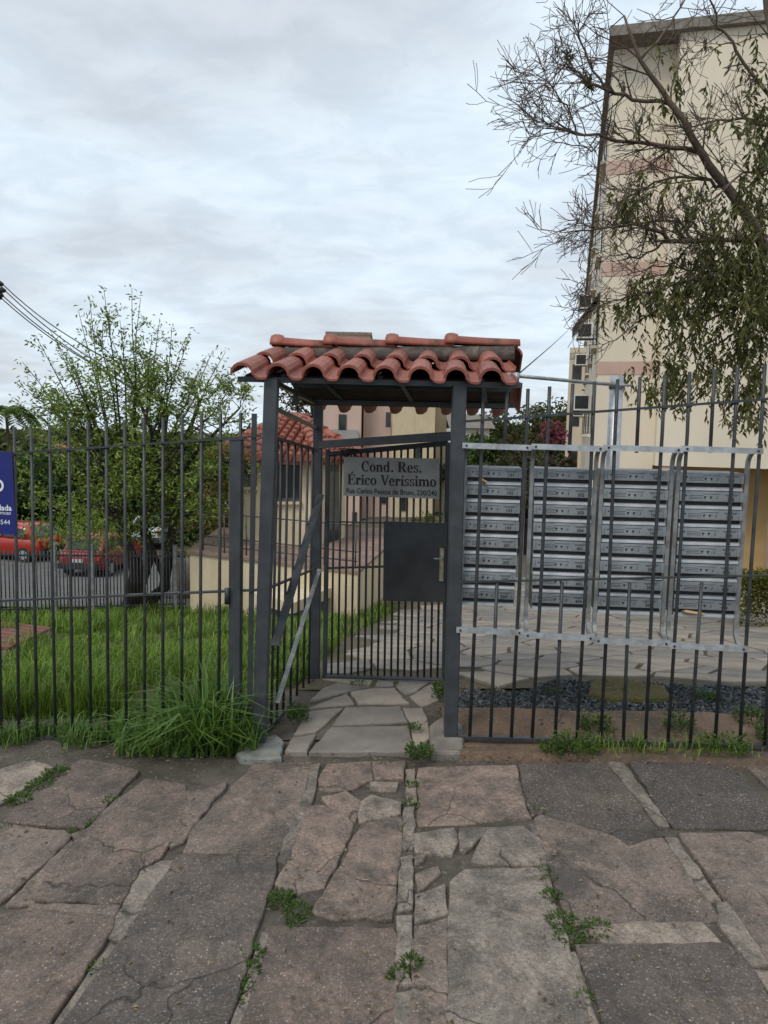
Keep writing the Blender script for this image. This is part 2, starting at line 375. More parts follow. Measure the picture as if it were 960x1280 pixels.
# ------------------------------------------------------------------ ground
def grid_sheet(name, xs, ys, zf, mat, parent=None):
    mb = MB(); n = len(xs)
    for y in ys:
        for x in xs: mb.v.append((x, y, zf(x, y)))
    for j in range(len(ys) - 1):
        for i in range(n - 1):
            mb.f.append((j * n + i, j * n + i + 1, (j + 1) * n + i + 1, (j + 1) * n + i)); mb.sm.append(True)
    return mb.build(name, mat, parent)
def frange(a, b, st):
    r = []; x = a
    while x < b - 1e-6: r.append(x); x += st
    return r + [b]
nz = lambda x, y, s: noise.noise(Vector((x * s, y * s, .37)))
def ground_z(x, y):
    if y < 4.75: return TILT * max(-6, min(6, x)) - .07
    return terr(x, y) + .02 * nz(x, y, 1.4) - .012
xs = frange(-400, -40, 60)[:-1] + frange(-40, -8, 4)[:-1] + frange(-8, 10, .4)[:-1] + frange(10, 40, 3)[:-1] + frange(40, 400, 60)
ys = frange(-30, 4, 2)[:-1] + frange(4, 16, .25)[:-1] + frange(16, 34, 1)[:-1] + frange(34, 90, 8)[:-1] + frange(90, 700, 60)
struct(grid_sheet('ground', xs, ys, ground_z, MT['soil']))
walk = struct(grid_sheet('sidewalk', frange(-6, 6, .06), frange(-.6, 4.72, .06),
              lambda x, y: TILT * x - .017 + .009 * nz(x, y, 2.3) + .011 * nz(x, y, 9) - .035 * max(0, nz(x + 7, y, 1.6) - .35), MT['joint']))
struct(grid_sheet('street', frange(-60, 60, 3), frange(-9, -.6, 1.2), lambda x, y: TILT * max(-6, min(6, x)) - .05, MT['asphalt']))

def resample(poly, step, jit, seed):
    rnd = random.Random(seed); out = []
    n = len(poly)
    for i in range(n):
        a = poly[i]; b = poly[(i + 1) % n]; e = b - a; ln = e.length
        k = max(1, int(ln / step)); nrm = Vector((-e.y, e.x, 0)).normalized() if ln > 1e-6 else Vector((0, 0, 0))
        for j in range(k):
            t = j / k; p = a + e * t
            out.append(p + nrm * rnd.gauss(0, jit) + Vector((rnd.gauss(0, jit * .4), rnd.gauss(0, jit * .4), 0)))
    return out
def inset(poly, d):
    c = []
    n = len(poly)
    area = sum(poly[i].x * poly[(i + 1) % n].y - poly[(i + 1) % n].x * poly[i].y for i in range(n))
    sgn = 1 if area > 0 else -1
    for i in range(n):
        a = poly[i - 1]; b = poly[i]; e = poly[(i + 1) % n]
        d1 = (b - a); d1.z = 0; d2 = (e - b); d2.z = 0
        if d1.length < 1e-6 or d2.length < 1e-6: c.append(b.copy()); continue
        t = (d1.normalized() + d2.normalized())
        if t.length < 1e-6: c.append(b.copy()); continue
        t.normalize(); nn = Vector((-t.y, t.x, 0)) * sgn; c.append(b + nn * d)
    return c
def paving_piece(name, poly3, mat, parent, zf, top=0.0, thick=.06, bev=.012, jit=.004, step=.05, seed=0, color=None, tilt=.004, grow_=0.0):
    rnd = random.Random(seed + 99)
    n0 = len(poly3)
    area = sum(poly3[i].x * poly3[(i + 1) % n0].y - poly3[(i + 1) % n0].x * poly3[i].y for i in range(n0))
    if area < 0: poly3 = poly3[::-1]
    pl = resample([Vector((p.x, p.y, 0)) for p in poly3], step, jit, seed)
    if grow_: pl = [p + Vector((.006 * noise.noise(p * 6 + Vector((seed, 0, 0))), .006 * noise.noise(p * 6 + Vector((0, seed, 3))), 0)) for p in inset(pl, -grow_)]
    cx_ = sum(p.x for p in pl) / len(pl); cy_ = sum(p.y for p in pl) / len(pl)
    tx, ty = rnd.gauss(0, tilt), rnd.gauss(0, tilt)
    zz_ = lambda p: zf(p.x, p.y) + top + tx * (p.x - cx_) + ty * (p.y - cy_)
    outer = pl; i1 = inset(outer, bev * .45); i2 = inset(outer, bev * 1.3)
    mb = MB()
    mb.rings([[Vector((p.x, p.y, zz_(p) - thick)) for p in outer],
              [Vector((p.x, p.y, zz_(p) - bev * (.9 + .5 * rnd.random()))) for p in outer],
              [Vector((p.x, p.y, zz_(p) - bev * .3)) for p in i1],
              [Vector((p.x, p.y, zz_(p))) for p in i2]], True, True)
    o = mb.build(name, mat, parent, org=(cx_, cy_, zf(cx_, cy_)))
    if color: o.color = (*color, 1)
    return o
GZ = lambda x, y: TILT * x
RB = (.135, .10, .082); DK = (.092, .074, .063); BR = (.165, .128, .106); PK = (.195, .145, .117); GR = (.195, .168, .14); BK = (.06, .052, .047); PALE = (.225, .185, .15)
slabs = [
 (PALE, [(-70, 985), (39, 950), (65, 959), (10, 998), (-60, 1030)]),
 (RB, [(78, 969), (102, 949), (172, 962), (138, 998), (107, 1032), (8, 1024), (31, 998)]),
 (RB, [(182, 975), (229, 982), (234, 1003), (200, 1071), (172, 1087), (151, 1126), (44, 1123), (94, 1053)]),
 (BR, [(-110, 1040), (0, 1032), (78, 1040), (86, 1045), (0, 1128), (-180, 1128)]),
 (RB, [(-150, 1150), (0, 1146), (31, 1139), (141, 1149), (138, 1160), (45, 1300), (-260, 1300)]),
 (BR, [(292, 982), (320, 954), (388, 952), (380, 988), (349, 1066), (232, 1061), (245, 1032)]),
 (DK, [(224, 1071), (344, 1073), (341, 1092), (282, 1275), (268, 1320), (55, 1320), (150, 1180)]),
 (PK, [(401, 972), (411, 954), (463, 951), (463, 972), (437, 985), (401, 985)]),
 (PK, [(467, 952), (506, 951), (503, 972), (467, 973)]),
 (PALE, [(463, 976), (497, 977), (495, 988), (463, 986)]),
 (PK, [(404, 995), (432, 990), (449, 1001), (443, 1024), (417, 1011)]),
 (PK, [(385, 1008), (402, 1006), (441, 1029), (411, 1092), (359, 1076)]),
 (PALE, [(452, 1003), (463, 995), (499, 1003), (499, 1016), (450, 1026)]),
 (PK, [(453, 1030), (499, 1021), (500, 1045), (489, 1146), (455, 1143), (457, 1128), (444, 1091), (430, 1079)]),
 (PK, [(393, 1138), (427, 1083), (440, 1094), (452, 1128), (450, 1144), (420, 1146)]),
 (BR, [(349, 1102), (359, 1081), (409, 1095), (400, 1106), (370, 1115), (352, 1115)]),
 (RB, [(336, 1157), (490, 1160), (495, 1168), (490, 1320), (282, 1320)]),
 (PALE, [(508, 960), (518, 958), (520, 1000), (508, 1004)]), (GR, [(506, 1010), (517, 1008), (516, 1060), (504, 1062)]),
 (GR, [(502, 1072), (515, 1068), (516, 1135), (498, 1138)]), (GR, [(497, 1146), (514, 1144), (512, 1230), (495, 1232)]),
 (GR, [(495, 1240), (512, 1236), (511, 1320), (493, 1320)]),
 (PK, [(524, 959), (642, 956), (653, 998), (660, 1019), (564, 1027), (525, 1030)]),
 (GR, [(517, 1042), (567, 1035), (570, 1050), (562, 1066), (522, 1063)]),
 (GR, [(572, 1036), (607, 1035), (585, 1066), (577, 1061)]),
 (GR, [(612, 1035), (653, 1033), (666, 1045), (673, 1080), (590, 1075)]),
 (BR, [(520, 1092), (546, 1082), (549, 1089), (522, 1116)]), (PALE, [(519, 1070), (531, 1068), (527, 1076), (519, 1079)]),
 (GR, [(520, 1119), (556, 1105), (558, 1141), (519, 1152)]),
 (GR, [(566, 1101), (582, 1086), (676, 1084), (689, 1123), (705, 1170), (735, 1285), (744, 1320), (562, 1320), (564, 1150)]),
 (BR, [(517, 1157), (559, 1146), (558, 1320), (514, 1320)]),
 (DK, [(650, 956), (752, 951), (772, 972), (819, 1035), (823, 1042), (786, 1054), (767, 1041), (679, 1015), (666, 1018)]),
 (BR, [(671, 1023), (679, 1019), (766, 1045), (786, 1058), (826, 1047), (898, 1147), (715, 1154), (694, 1102)]),
 (BK, [(787, 951), (898, 949), (1010, 1048), (975, 1034), (842, 1031)]),
 (BR, [(853, 1043), (940, 1042), (1020, 1062), (1090, 1260), (970, 1208), (905, 1115)]),
 (PALE, [(728, 1161), (793, 1153), (877, 1153), (898, 1176), (757, 1174)]),
 (DK, [(724, 1183), (908, 1181), (934, 1206), (1004, 1320), (776, 1320), (757, 1270)]),
 (GR, [(832, 1046), (846, 1046), (898, 1122), (884, 1124)]), (GR, [(900, 1128), (912, 1128), (964, 1200), (938, 1202), (902, 1152)]),
 (RB, [(931, 954), (1080, 954), (1080, 1040), (1018, 1040)]),
 (PALE, [(942, 1210), (972, 1214), (1060, 1320), (1014, 1320)]),
 (GR, [(703, 1192), (716, 1186), (764, 1320), (750, 1320)]),
 (GR, [(664, 1030), (669, 1028), (690, 1106), (684, 1106)]), (GR, [(759, 953), (777, 952), (836, 1032), (826, 1034)]),
 (GR, [(392, 956), (399, 955), (388, 998), (356, 1078), (350, 1074), (383, 992)]),
 (BR, [(222, 1003), (240, 985), (282, 978), (240, 1030), (226, 1052), (214, 1058)]),
 (GR, [(172, 1092), (202, 1077), (217, 1076), (150, 1174), (141, 1169), (145, 1153)]), (GR, [(138, 1178), (148, 1184), (76, 1300), (54, 1300)]),
 (BR, [(88, 1050), (93, 1056), (42, 1127), (8, 1131)]), (BR, [(40, 1129), (150, 1131), (143, 1145), (34, 1136)]), (GR, [(330, 1163), (337, 1165), (298, 1290), (286, 1290)]),
 (BR, [(142, 1003), (176, 980), (98, 1048), (90, 1044), (112, 1036)]),
]
for i, (c, pl) in enumerate(slabs):
    k = random.Random(i).uniform(.9, 1.12)
    paving_piece('slab', [PG(*p) for p in pl], MT['slab'], walk, GZ, top=random.Random(i + 50).uniform(-.004, .007), seed=i, color=tuple(v * k for v in c), jit=.0035, bev=.007, grow_=.014 if len(pl) > 4 else .006)
# slabs outside the frame, same laying pattern
sd_i = 500
for (x0, x1, y0, y1) in [(-4.9, -3.9, 2.0, 3.0), (-4.9, -3.3, 3.1, 4.2), (-3.8, -2.9, 1.2, 2.15), (-2.5, -1.6, .2, 1.15), (-1.5, -.6, .15, 1.15), (-.5, .4, .15, 1.15), (.5, 1.4, .2, 1.15),
                        (1.5, 2.4, .3, 1.7), (2.6, 3.5, .9, 2.1), (2.75, 3.7, 2.25, 3.3), (3.8, 4.8, 2.2, 3.3), (3.0, 4.2, 3.45, 4.2), (4.3, 5.3, 3.45, 4.2)]:
    sd_i += 1
    paving_piece('slab', [Vector((x0, y0, 0)), Vector((x1, y0, 0)), Vector((x1, y1, 0)), Vector((x0, y1, 0))], MT['slab'], walk, GZ, seed=sd_i, color=random.Random(sd_i).choice([RB, BR, DK, GR]))

# ------------------------------------------------------------------ entry path and inner paving
path = struct(grid_sheet('path', frange(-.75, .62, .06), frange(4.3, 5.9, .06), lambda x, y: terr(x, y) - .004 + .006 * nz(x, y, 9), MT['joint']))
TZ = lambda x, y: terr(x, y) + .014
for i, pl in enumerate([
 [(386, 943), (413, 911), (510, 911), (516, 930), (512, 944)], [(356, 943), (365, 925), (395, 921), (384, 943)],
 [(415, 908), (432, 886), (500, 885), (510, 905)], [(367, 921), (383, 892), (429, 888), (402, 912), (395, 918)],
 [(381, 888), (434, 870), (443, 883)], [(438, 868), (464, 863), (493, 862), (511, 882), (447, 883)],
 [(386, 879), (404, 863), (422, 856), (462, 861), (434, 867)], [(496, 862), (507, 870), (521, 866), (539, 854), (500, 850)],
 [(512, 873), (540, 857), (549, 877), (528, 887)], [(503, 889), (528, 889), (535, 902), (524, 912), (511, 903)],
 [(473, 850), (493, 850), (492, 859), (468, 861)], [(404, 851), (468, 850), (462, 858), (425, 854)], [(514, 914), (535, 905), (538, 925), (518, 940)]]):
    paving_piece('flagstone', [PT(*p) for p in pl], MT['flag'], path, TZ, thick=.05, bev=.008, jit=.003, seed=700 + i)

def clip_half(poly, p, n):
    out = []
    for i in range(len(poly)):
        a, b = poly[i], poly[(i + 1) % len(poly)]
        da, db = (a - p).dot(n), (b - p).dot(n)
        if da <= 0: out.append(a)
        if (da < 0 < db) or (db < 0 < da): out.append(a + (b - a) * (da / (da - db)))
    return out
edge_l = [PT(*p) for p in [(398, 850), (412, 826), (440, 800), (470, 782), (500, 764), (530, 752), (548, 742)]]
def left_edge(y):
    e = edge_l
    if y <= e[0].y: return e[0].x
    for a, b in zip(e, e[1:]):
        if a.y <= y <= b.y: return a.x + (b.x - a.x) * (y - a.y) / max(1e-6, b.y - a.y)
    return e[-1].x + .1 * (y - e[-1].y)
def near_edge(x):     # paving starts behind the gravel
    if x < .62: return 5.75
    return 5.24 + .16 * nz(x, 0, 1.9) + .08 * nz(x, 3, 6)
EX = lambda x, y: terr(x, y) + .025
court = struct(grid_sheet('courtyard', frange(-.6, 9, .3), frange(5.15, 20, .3), lambda x, y: terr(x, y) + .004, MT['soil']))
rv = random.Random(11); pts = []
y = 5.4
while y < 18:
    st = .52 + .03 * (y - 5.4)
    x = -1.0 + rv.uniform(0, st)
    while x < 8.5:
        pts.append(Vector((x + rv.uniform(-.38, .38) * st, y + rv.uniform(-.38, .38) * st, 0))); x += st
    y += st * .85
cnt = 0
for i, p in enumerate(pts):
    if p.x < left_edge(p.y) + .1 or p.y < near_edge(p.x) + .12: continue
    if p.x > .64 * p.y + .7: continue
    poly = [p + Vector(d) for d in ((-1.2, -1.2, 0), (1.2, -1.2, 0), (1.2, 1.2, 0), (-1.2, 1.2, 0))]
    for q in pts:
        if q is p or (q - p).length > 2.2: continue
        n_ = (q - p); poly = clip_half(poly, p + n_ * .5 - n_.normalized() * .017, n_)
        if len(poly) < 3: break
    if len(poly) < 3: continue
    poly = [Vector((max(v.x, left_edge(v.y)), max(v.y, near_edge(v.x)), 0)) for v in poly]
    if cnt < 290:
        paving_piece('flagstone', poly, MT['flag'], court, EX, thick=.04, bev=.006, jit=.004, step=.14, seed=900 + i, tilt=.003); cnt += 1

# ------------------------------------------------------------------ gravel strip, red earth kerb, moss
RF0 = PY(580, 922, 4.25); RF1 = PY(932, 932, 4.11)       # right fence ground line
def rfence(px, py, off=0.0):
    d = Vector((RF1.x - RF0.x, RF1.y - RF0.y, 0)).normalized(); n = Vector((-d.y, d.x, 0)) * off
    return PP(px, py, (RF0.x + n.x, RF0.y + n.y), (RF1.x + n.x, RF1.y + n.y))
mb = MB(); kx = frange(.40, 6, .08)
prof = [(-.22, -.05), (-.2, .01), (-.1, -.02), (-.04, -.035), (.0, -.03), (.1, -.012), (.26, .022), (.42, .03), (.6, -.06)]
kz0 = lambda x: max(-.04, RF0.z + (RF1.z - RF0.z) * (x - RF0.x) / (RF1.x - RF0.x)) if x < 2.6 else RF1.z + .02
def kerb_row(x):
    yb = RF0.y + (RF1.y - RF0.y) * (x - RF0.x) / (RF1.x - RF0.x)
    return [Vector((x, yb + dy + .03 * nz(x, dy * 3, 4), kz0(x) + dz + .014 * nz(x, dy * 5, 6))) for dy, dz in prof]
rows = [kerb_row(x) for x in kx]
for a, b in zip(rows, rows[1:]):
    for i in range(len(prof) - 1): mb.poly([a[i], b[i], b[i + 1], a[i + 1]], True)
o = mb.build('earth_bank', MT['redsoil']); struct(o)
def in_poly(x, y, pl):
    c = False; j = len(pl) - 1
    for i in range(len(pl)):
        if (pl[i].y > y) != (pl[j].y > y) and x < (pl[j].x - pl[i].x) * (y - pl[i].y) / (pl[j].y - pl[i].y) + pl[i].x: c = not c
        j = i
    return c
gpoly = [PT(*p) for p in [(566, 874), (590, 866), (620, 872), (655, 873), (690, 858), (700, 855), (760, 858), (960, 867), (1100, 874), (1100, 912), (960, 908), (760, 902), (700, 912), (650, 908), (620, 897), (570, 898)]]
xs_ = [p.x for p in gpoly]; ys_ = [p.y for p in gpoly]
def pile(name, poly, mat, n, r0, r1, zoff, seed, label):
    rg = random.Random(seed); mb = MB()
    xs_ = [p.x for p in poly]; ys_ = [p.y for p in poly]; k = 0; tries = 0
    while k < n and tries < n * 8:
        tries += 1
        x = rg.uniform(min(xs_), max(xs_)); y = rg.uniform(min(ys_), max(ys_))
        if not in_poly(x + rg.gauss(0, .02), y + rg.gauss(0, .02), poly): continue
        r = rg.uniform(r0, r1); c = Vector((x, y, terr(x, y) + zoff + rg.uniform(0, .022)))
        a = rg.uniform(0, 6.28); q = Matrix.Rotation(a, 3, Vector((rg.gauss(0, 1), rg.gauss(0, 1), rg.gauss(0, 1))).normalized())
        sx, sy, sz = rg.uniform(.8, 1.6), rg.uniform(.6, 1.1), rg.uniform(.4, .8); b = len(mb.v)
        for d in ((1, 0, 0), (-1, 0, 0), (0, 1, 0), (0, -1, 0), (0, 0, 1), (0, 0, -1)):
            v = q @ Vector((d[0] * sx * r * rg.uniform(.7, 1.2), d[1] * sy * r * rg.uniform(.7, 1.2), d[2] * sz * r)); mb.v.append(tuple(c + v))
        for f in ((0, 2, 4), (2, 1, 4), (1, 3, 4), (3, 0, 4), (2, 0, 5), (1, 2, 5), (3, 1, 5), (0, 3, 5)): mb.f.append(tuple(b + i for i in f)); mb.sm.append(False)
        k += 1
    o = mb.build(name, mat); struct(o, 'stuff', label); o['category'] = 'gravel'; return o
pile('gravel', gpoly, MT['gravel'], 8500, .008, .019, .018, 5, 'strip of loose blue grey gravel behind the mailbox fence')
mpoly = [PT(*p) for p in [(735, 880), (742, 862), (770, 858), (830, 868), (838, 884), (800, 888), (760, 886)]]
paving_piece('moss_patch', mpoly, MT['moss'], None, lambda x, y: terr(x, y) + .066, thick=.05, bev=.02, jit=.012, step=.06, seed=3)
tag(bpy.data.objects['moss_patch'], 'brown green moss patch at the edge of the grey gravel', 'moss')
paving_piece('mortar_pad', [PG(*p) for p in [(294, 945), (308, 936), (322, 926), (345, 922), (356, 930), (352, 950), (325, 953), (300, 950)]], MT['mortar'], None, GZ, top=.02, thick=.06, bev=.01, jit=.006, seed=4)
tag(bpy.data.objects['mortar_pad'], 'pale mortar pad round the foot of the leaning gate post', 'mortar pad')
cbp = [PG(536, 912), PG(556, 898), PG(578, 905), PG(579, 945), PG(540, 946)]
paving_piece('concrete_footing', cbp, MT['concrete'], None, GZ, top=.03, thick=.12, bev=.014, jit=.006, seed=6)
tag(bpy.data.objects['concrete_footing'], 'rough concrete footing under the gate post beside the mailboxes', 'footing')


# ------------------------------------------------------------------ text helpers
def font_mesh(txt, size, align='LEFT', mat=None, bold=0.0):
    cu = bpy.data.curves.new('lettering', 'FONT'); cu.body = txt; cu.size = size; cu.align_x = align; cu.offset = bold
    cu.resolution_u = 2
    ob = bpy.data.objects.new('lettering', cu); COL.objects.link(ob)
    dg = bpy.context.evaluated_depsgraph_get(); me = bpy.data.meshes.new_from_object(ob.evaluated_get(dg))
    vs = [tuple(v.co) for v in me.vertices]; fs = [tuple(p.vertices) for p in me.polygons]
    bpy.data.objects.remove(ob); bpy.data.curves.remove(cu); bpy.data.meshes.remove(me)
    return vs, fs
def add_flat(mb, vs, fs, fn):
    b = len(mb.v); mb.v += [tuple(fn(x, y)) for x, y, _ in vs]; mb.f += [tuple(b + i for i in f) for f in fs]; mb.sm += [False] * len(fs)

# ------------------------------------------------------------------ right fence
rf = empty('metal_fence', (RF0.x, RF0.y, terr(RF0.x, 4.5)), 'dark grey picket fence holding the mailboxes beside the gate', 'fence')
bot = [587, 613, 639, 665, 694, 721, 751, 779, 807, 835, 863, 894, 925, 956, 986, 1016, 1046]
midx = [595, 622, 650, 676, 703, 732, 761, 787, 816, 847, 877, 907, 938, 967, 998, 1028, 1058]
topx = [604, 634, 660, 687, 716, 743, 772, 800, 831, 862, 893, 922, 956, 985, 1016, 1046, 1076]
def ytop(x): return 486 - (x - 660) * .105
def xat(i, y):
    if y > 727: t = (y - 727) / (922 - 727); return midx[i] + (bot[i] - midx[i]) * t
    t = (727 - y) / (727 - 480); return midx[i] + (topx[i] - midx[i]) * t
rj = random.Random(2)
def picket(pts, parent, r=.0105):
    mb = MB(); mb.tube(pts, r, 8); return mb.build('picket', MT['bar'], parent)
for i in range(len(bot)):
    yb = 922 + (bot[i] - 580) * .028; yt = ytop(topx[i])
    j = lambda: rj.uniform(-.8, .8)
    if i % 3 == 1:
        picket([rfence(xat(i, yb), yb), rfence(xat(i, 727) + j(), 728)], rf)
        picket([rfence(xat(i, 566), 566), rfence(topx[i], yt)], rf)
    else:
        picket([rfence(xat(i, yb), yb), rfence(xat(i, 727) + j(), 727), rfence(xat(i, 540) + j(), 540), rfence(topx[i], yt)], rf)
def rail(pts, parent, w=.011, h=.032, name='rail', mat=None, side=(0, 0, 1)):
    mb = MB(); mb.bar(pts[0], pts[1], h, w, side); return mb.build(name, mat or MT['bar'], parent)
rail([rfence(572, 921), rfence(1060, 936)], rf, .03, .02)
rail([rfence(572, 727.5, .0), rfence(1060, 717, .0)], rf, .028, .008)
rail([rfence(580, 527, -.002), rfence(1080, 490, -.002)], rf, .03, .014)

# ------------------------------------------------------------------ mailboxes
FD = Vector((RF1.x - RF0.x, RF1.y - RF0.y, 0)).normalized(); FN = Vector((-FD.y, FD.x, 0))   # FN points away from the camera
BF = .085
colspec = [((584, 583), (653, 586), 756, (101, 201)), ((668, 585), (742, 587), 762, (301, 401)), ((756, 586), (837, 590), 767, (101, 201)), ((851, 590), (931, 592), 770, (301, 401))]
ORD = ['first column of eight grey aluminium mailboxes, next to the gate post', 'second column of eight grey aluminium mailboxes from the gate post',
       'third column of eight grey aluminium mailboxes from the gate post', 'column of eight grey mailboxes farthest from the gate, next to the hedge']
for ci, (tl, trr, yb, nums) in enumerate(colspec):
    A = rfence(*tl, off=BF); B = rfence(*trr, off=BF); A.z = B.z = (A.z + B.z) / 2
    W_ = (B - A).dot(FD); bl = rfence(tl[0] - 9, yb, off=BF); Hh = A.z - bl.z; p = Hh / 8
    bank = empty('mailbox_column', (A.x, A.y, bl.z), ORD[ci], 'mailboxes', 'mailbox columns on the fence')
    frame = Matrix((FD, FN, Vector((0, 0, 1)))).transposed().to_4x4()
    lean = rj.uniform(-.004, .004)
    body = MB(); body.box((0, .03, -p + .0015), (W_, .26, -.0015)); body_m = body.mesh('mailbox', MT['alu'])
    pl = MB(); pl.box((.0, 0, -.57 * p), (W_, .034, -.03 * p)); pl.box((.012, -.0012, -.525 * p), (W_ - .012, .004, -.085 * p)); plate_m = pl.mesh('front_plate', MT['alu'])
    sl = MB(); sl.box((.006, .0235, -.82 * p), (W_ - .006, .0305, -.565 * p)); slot_m = sl.mesh('slot', MT['inner'])  # solid near-black strip, stands in for the shade in the opening
    lp = MB(); pr = [(.0225, -.80 * p), (.018, -.825 * p), (.010, -.85 * p), (.005, -.90 * p), (.004, -.985 * p), (.0295, -.985 * p)]
    lp.rings([[Vector((.004, y_, z_)) for y_, z_ in pr], [Vector((W_ - .004, y_, z_)) for y_, z_ in pr]], True, True); lip_m = lp.mesh('lip', MT['alulip'])
    for r_ in range(8):
        M = Matrix.Translation(A + Vector((0, 0, -p * r_)) + FD * (lean * r_ + rj.uniform(-.001, .001)) + FN * rj.uniform(-.0015, .0015)) @ frame @ Matrix.Rotation(rj.uniform(-.004, .004), 4, 'Y')
        box = inst(body_m, 'mailbox', M, bank)
        for nm, me in (('front_plate', plate_m), ('slot', slot_m), ('lip', lip_m)): inst(me, nm, M, box)
        pm_ = MB()
        f = lambda x, y: Vector((x, -.0018, y))
        num = nums[0] + r_ if r_ < 4 else nums[1] + r_ - 4
        vs, fs = font_mesh(str(num), .026, 'CENTER', bold=.0007); add_flat(pm_, vs, fs, lambda x, y: f(x + W_ * .80, y - .50 * p))
        n8 = 10; c0 = Vector((.035, -.27 * p))
        pm_.poly([f(c0.x + .005 * math.cos(k * 6.283 / n8), c0.y + .005 * math.sin(k * 6.283 / n8)) for k in range(n8)])
        for tx_ in (.40, .49): pm_.poly([f(W_ * tx_ - .009, -.30 * p), f(W_ * tx_ - .002, -.46 * p), f(W_ * tx_ + .008, -.27 * p)])
        pm_.poly([f(W_ * .58, -.44 * p), f(W_ * .58 + .004, -.44 * p), f(W_ * .58 + .006, -.28 * p), f(W_ * .58 + .003, -.28 * p)])
        o = pm_.build('number_print', MT['ink'], None); o.matrix_basis = M; o.parent = box; o.matrix_parent_inverse = parent_world(box).inverted()
        gm_ = MB()
        for (a_, b_, c_) in ((.05, .13, -.25), (.05, .125, -.34), (.05, .13, -.42), (.36, .62, -.16), (.70, .92, -.17), (.72, .9, -.23)):
            x0 = a_ if a_ < .1 else a_ * W_; x1 = b_ if a_ < .1 else b_ * W_
            gm_.poly([f(x0, c_ * p - .0025), f(x1, c_ * p - .0025), f(x1, c_ * p + .001), f(x0, c_ * p + .001)])
        for (xa, xb) in ((.016, .018), (W_ - .022, W_ - .020)): gm_.poly([f(xa, -.52 * p), f(xb, -.52 * p), f(xb, -.13 * p), f(xa, -.13 * p)])
        o = gm_.build('caption_print', MT['greyink'], None); o.matrix_basis = M; o.parent = box; o.matrix_parent_inverse = parent_world(box).inverted()
    # uprights bending forward to the two rails
    zt = rfence(tl[0], 557 + ci * 1.3, 0).z; zb = rfence(tl[0] - 12, 786 + ci * 6.6, 0).z
    for s_ in (0, 1):
        c = A + FD * (-.013 if s_ == 0 else W_ + .013); c = Vector((c.x, c.y, 0))
        back = .02; pts_ = []
        for k in range(7):
            a = k / 6 * math.pi / 2; pts_.append(c - FN * (BF + .012) + FN * (BF + back) * math.sin(a) + Vector((0, 0, zt - .085 * (1 - math.cos(a)))))
        for k in range(7):
            a = (6 - k) / 6 * math.pi / 2; pts_.append(c - FN * (BF + .012) + FN * (BF + back) * math.sin(a) + Vector((0, 0, zb + .085 * (1 - math.cos(a)))))
        mb = MB(); sect = [(-.012, -.012), (.012, -.012), (.012, .012), (-.012, .012)]
        loops = []
        for k, q in enumerate(pts_):
            t = (pts_[min(k + 1, len(pts_) - 1)] - pts_[max(k - 1, 0)]).normalized(); u = FD; v = t.cross(u).normalized()
            loops.append([q + u * a + v * b for a, b in ((-.011, -.006), (-.007, -.012), (.007, -.012), (.011, -.006), (.011, .012), (-.011, .012))])
        mb.rings(loops, True, True, False); mb.build('upright', MT['galvdull'], bank)
    # lower bracket rail and its bolts
    a0 = A + FD * (-.034); b0 = A + FD * (W_ + .034)
    if ci == 3: b0 = b0 + FD * .012
    for zc, nm in ((zt - .004, 'top_rail'), (zb, 'bottom_rail')):
        pa = Vector((a0.x, a0.y, zc)) - FN * (BF + .026); pb = Vector((b0.x, b0.y, zc)) - FN * (BF + .026)
        if nm == 'top_rail':
            pa.z += .005; pb.z += .0
        mb = MB(); mb.bar(pa, pb, .032, .005, (0, 0, 1)); mb.bar(pa + FN * .02 + Vector((0, 0, .0135)), pb + FN * .02 + Vector((0, 0, .0135)), .004, .036, (0, 0, 1))
        rl_ = mb.build(nm, MT['galv'], bank)
        for t_ in (.06, .94):
            q = pa.lerp(pb, t_) - FN * .003; mb = MB(); mb.tube([q, q - FN * .006], .0065, 8); mb.build('bolt', MT['inner'], rl_)

# letters and leaves sticking out of two slots
def flyer(px, py, off, w_, h_, rz, mat, label, name):
    c = rfence(px, py, off); mb = MB(); M = Matrix.Translation(c) @ Matrix.Rotation(math.atan2(FD.y, FD.x), 4, 'Z') @ Matrix.Rotation(rz, 4, 'Y') @ Matrix.Rotation(-.3, 4, 'X')
    for z0, z1, y0, y1 in ((0, .5, 0, -.012), (.5, 1, -.012, 0)):
        pass
    mb.box((-w_ / 2, -.03, -h_ / 2), (w_ / 2, .08, h_ / 2), M)
    tag(mb.build(name, mat), label, 'paper')
MT['kraft'] = worn('kraft_paper', (.48, .30, .14), (.6, .42, .24), 9, .8)
MT['paper'] = worn('white_paper', (.62, .60, .56), (.72, .7, .66), 9, .8)
flyer(604, 602, .075, .035, .012, .5, MT['kraft'], 'folded brown paper stuck in a mailbox slot beside the gate post', 'folded_paper')
flyer(866, 766, .075, .11, .014, .12, MT['kraft'], 'crumpled brown paper hanging under the mailboxes by the hedge', 'crumpled_paper')

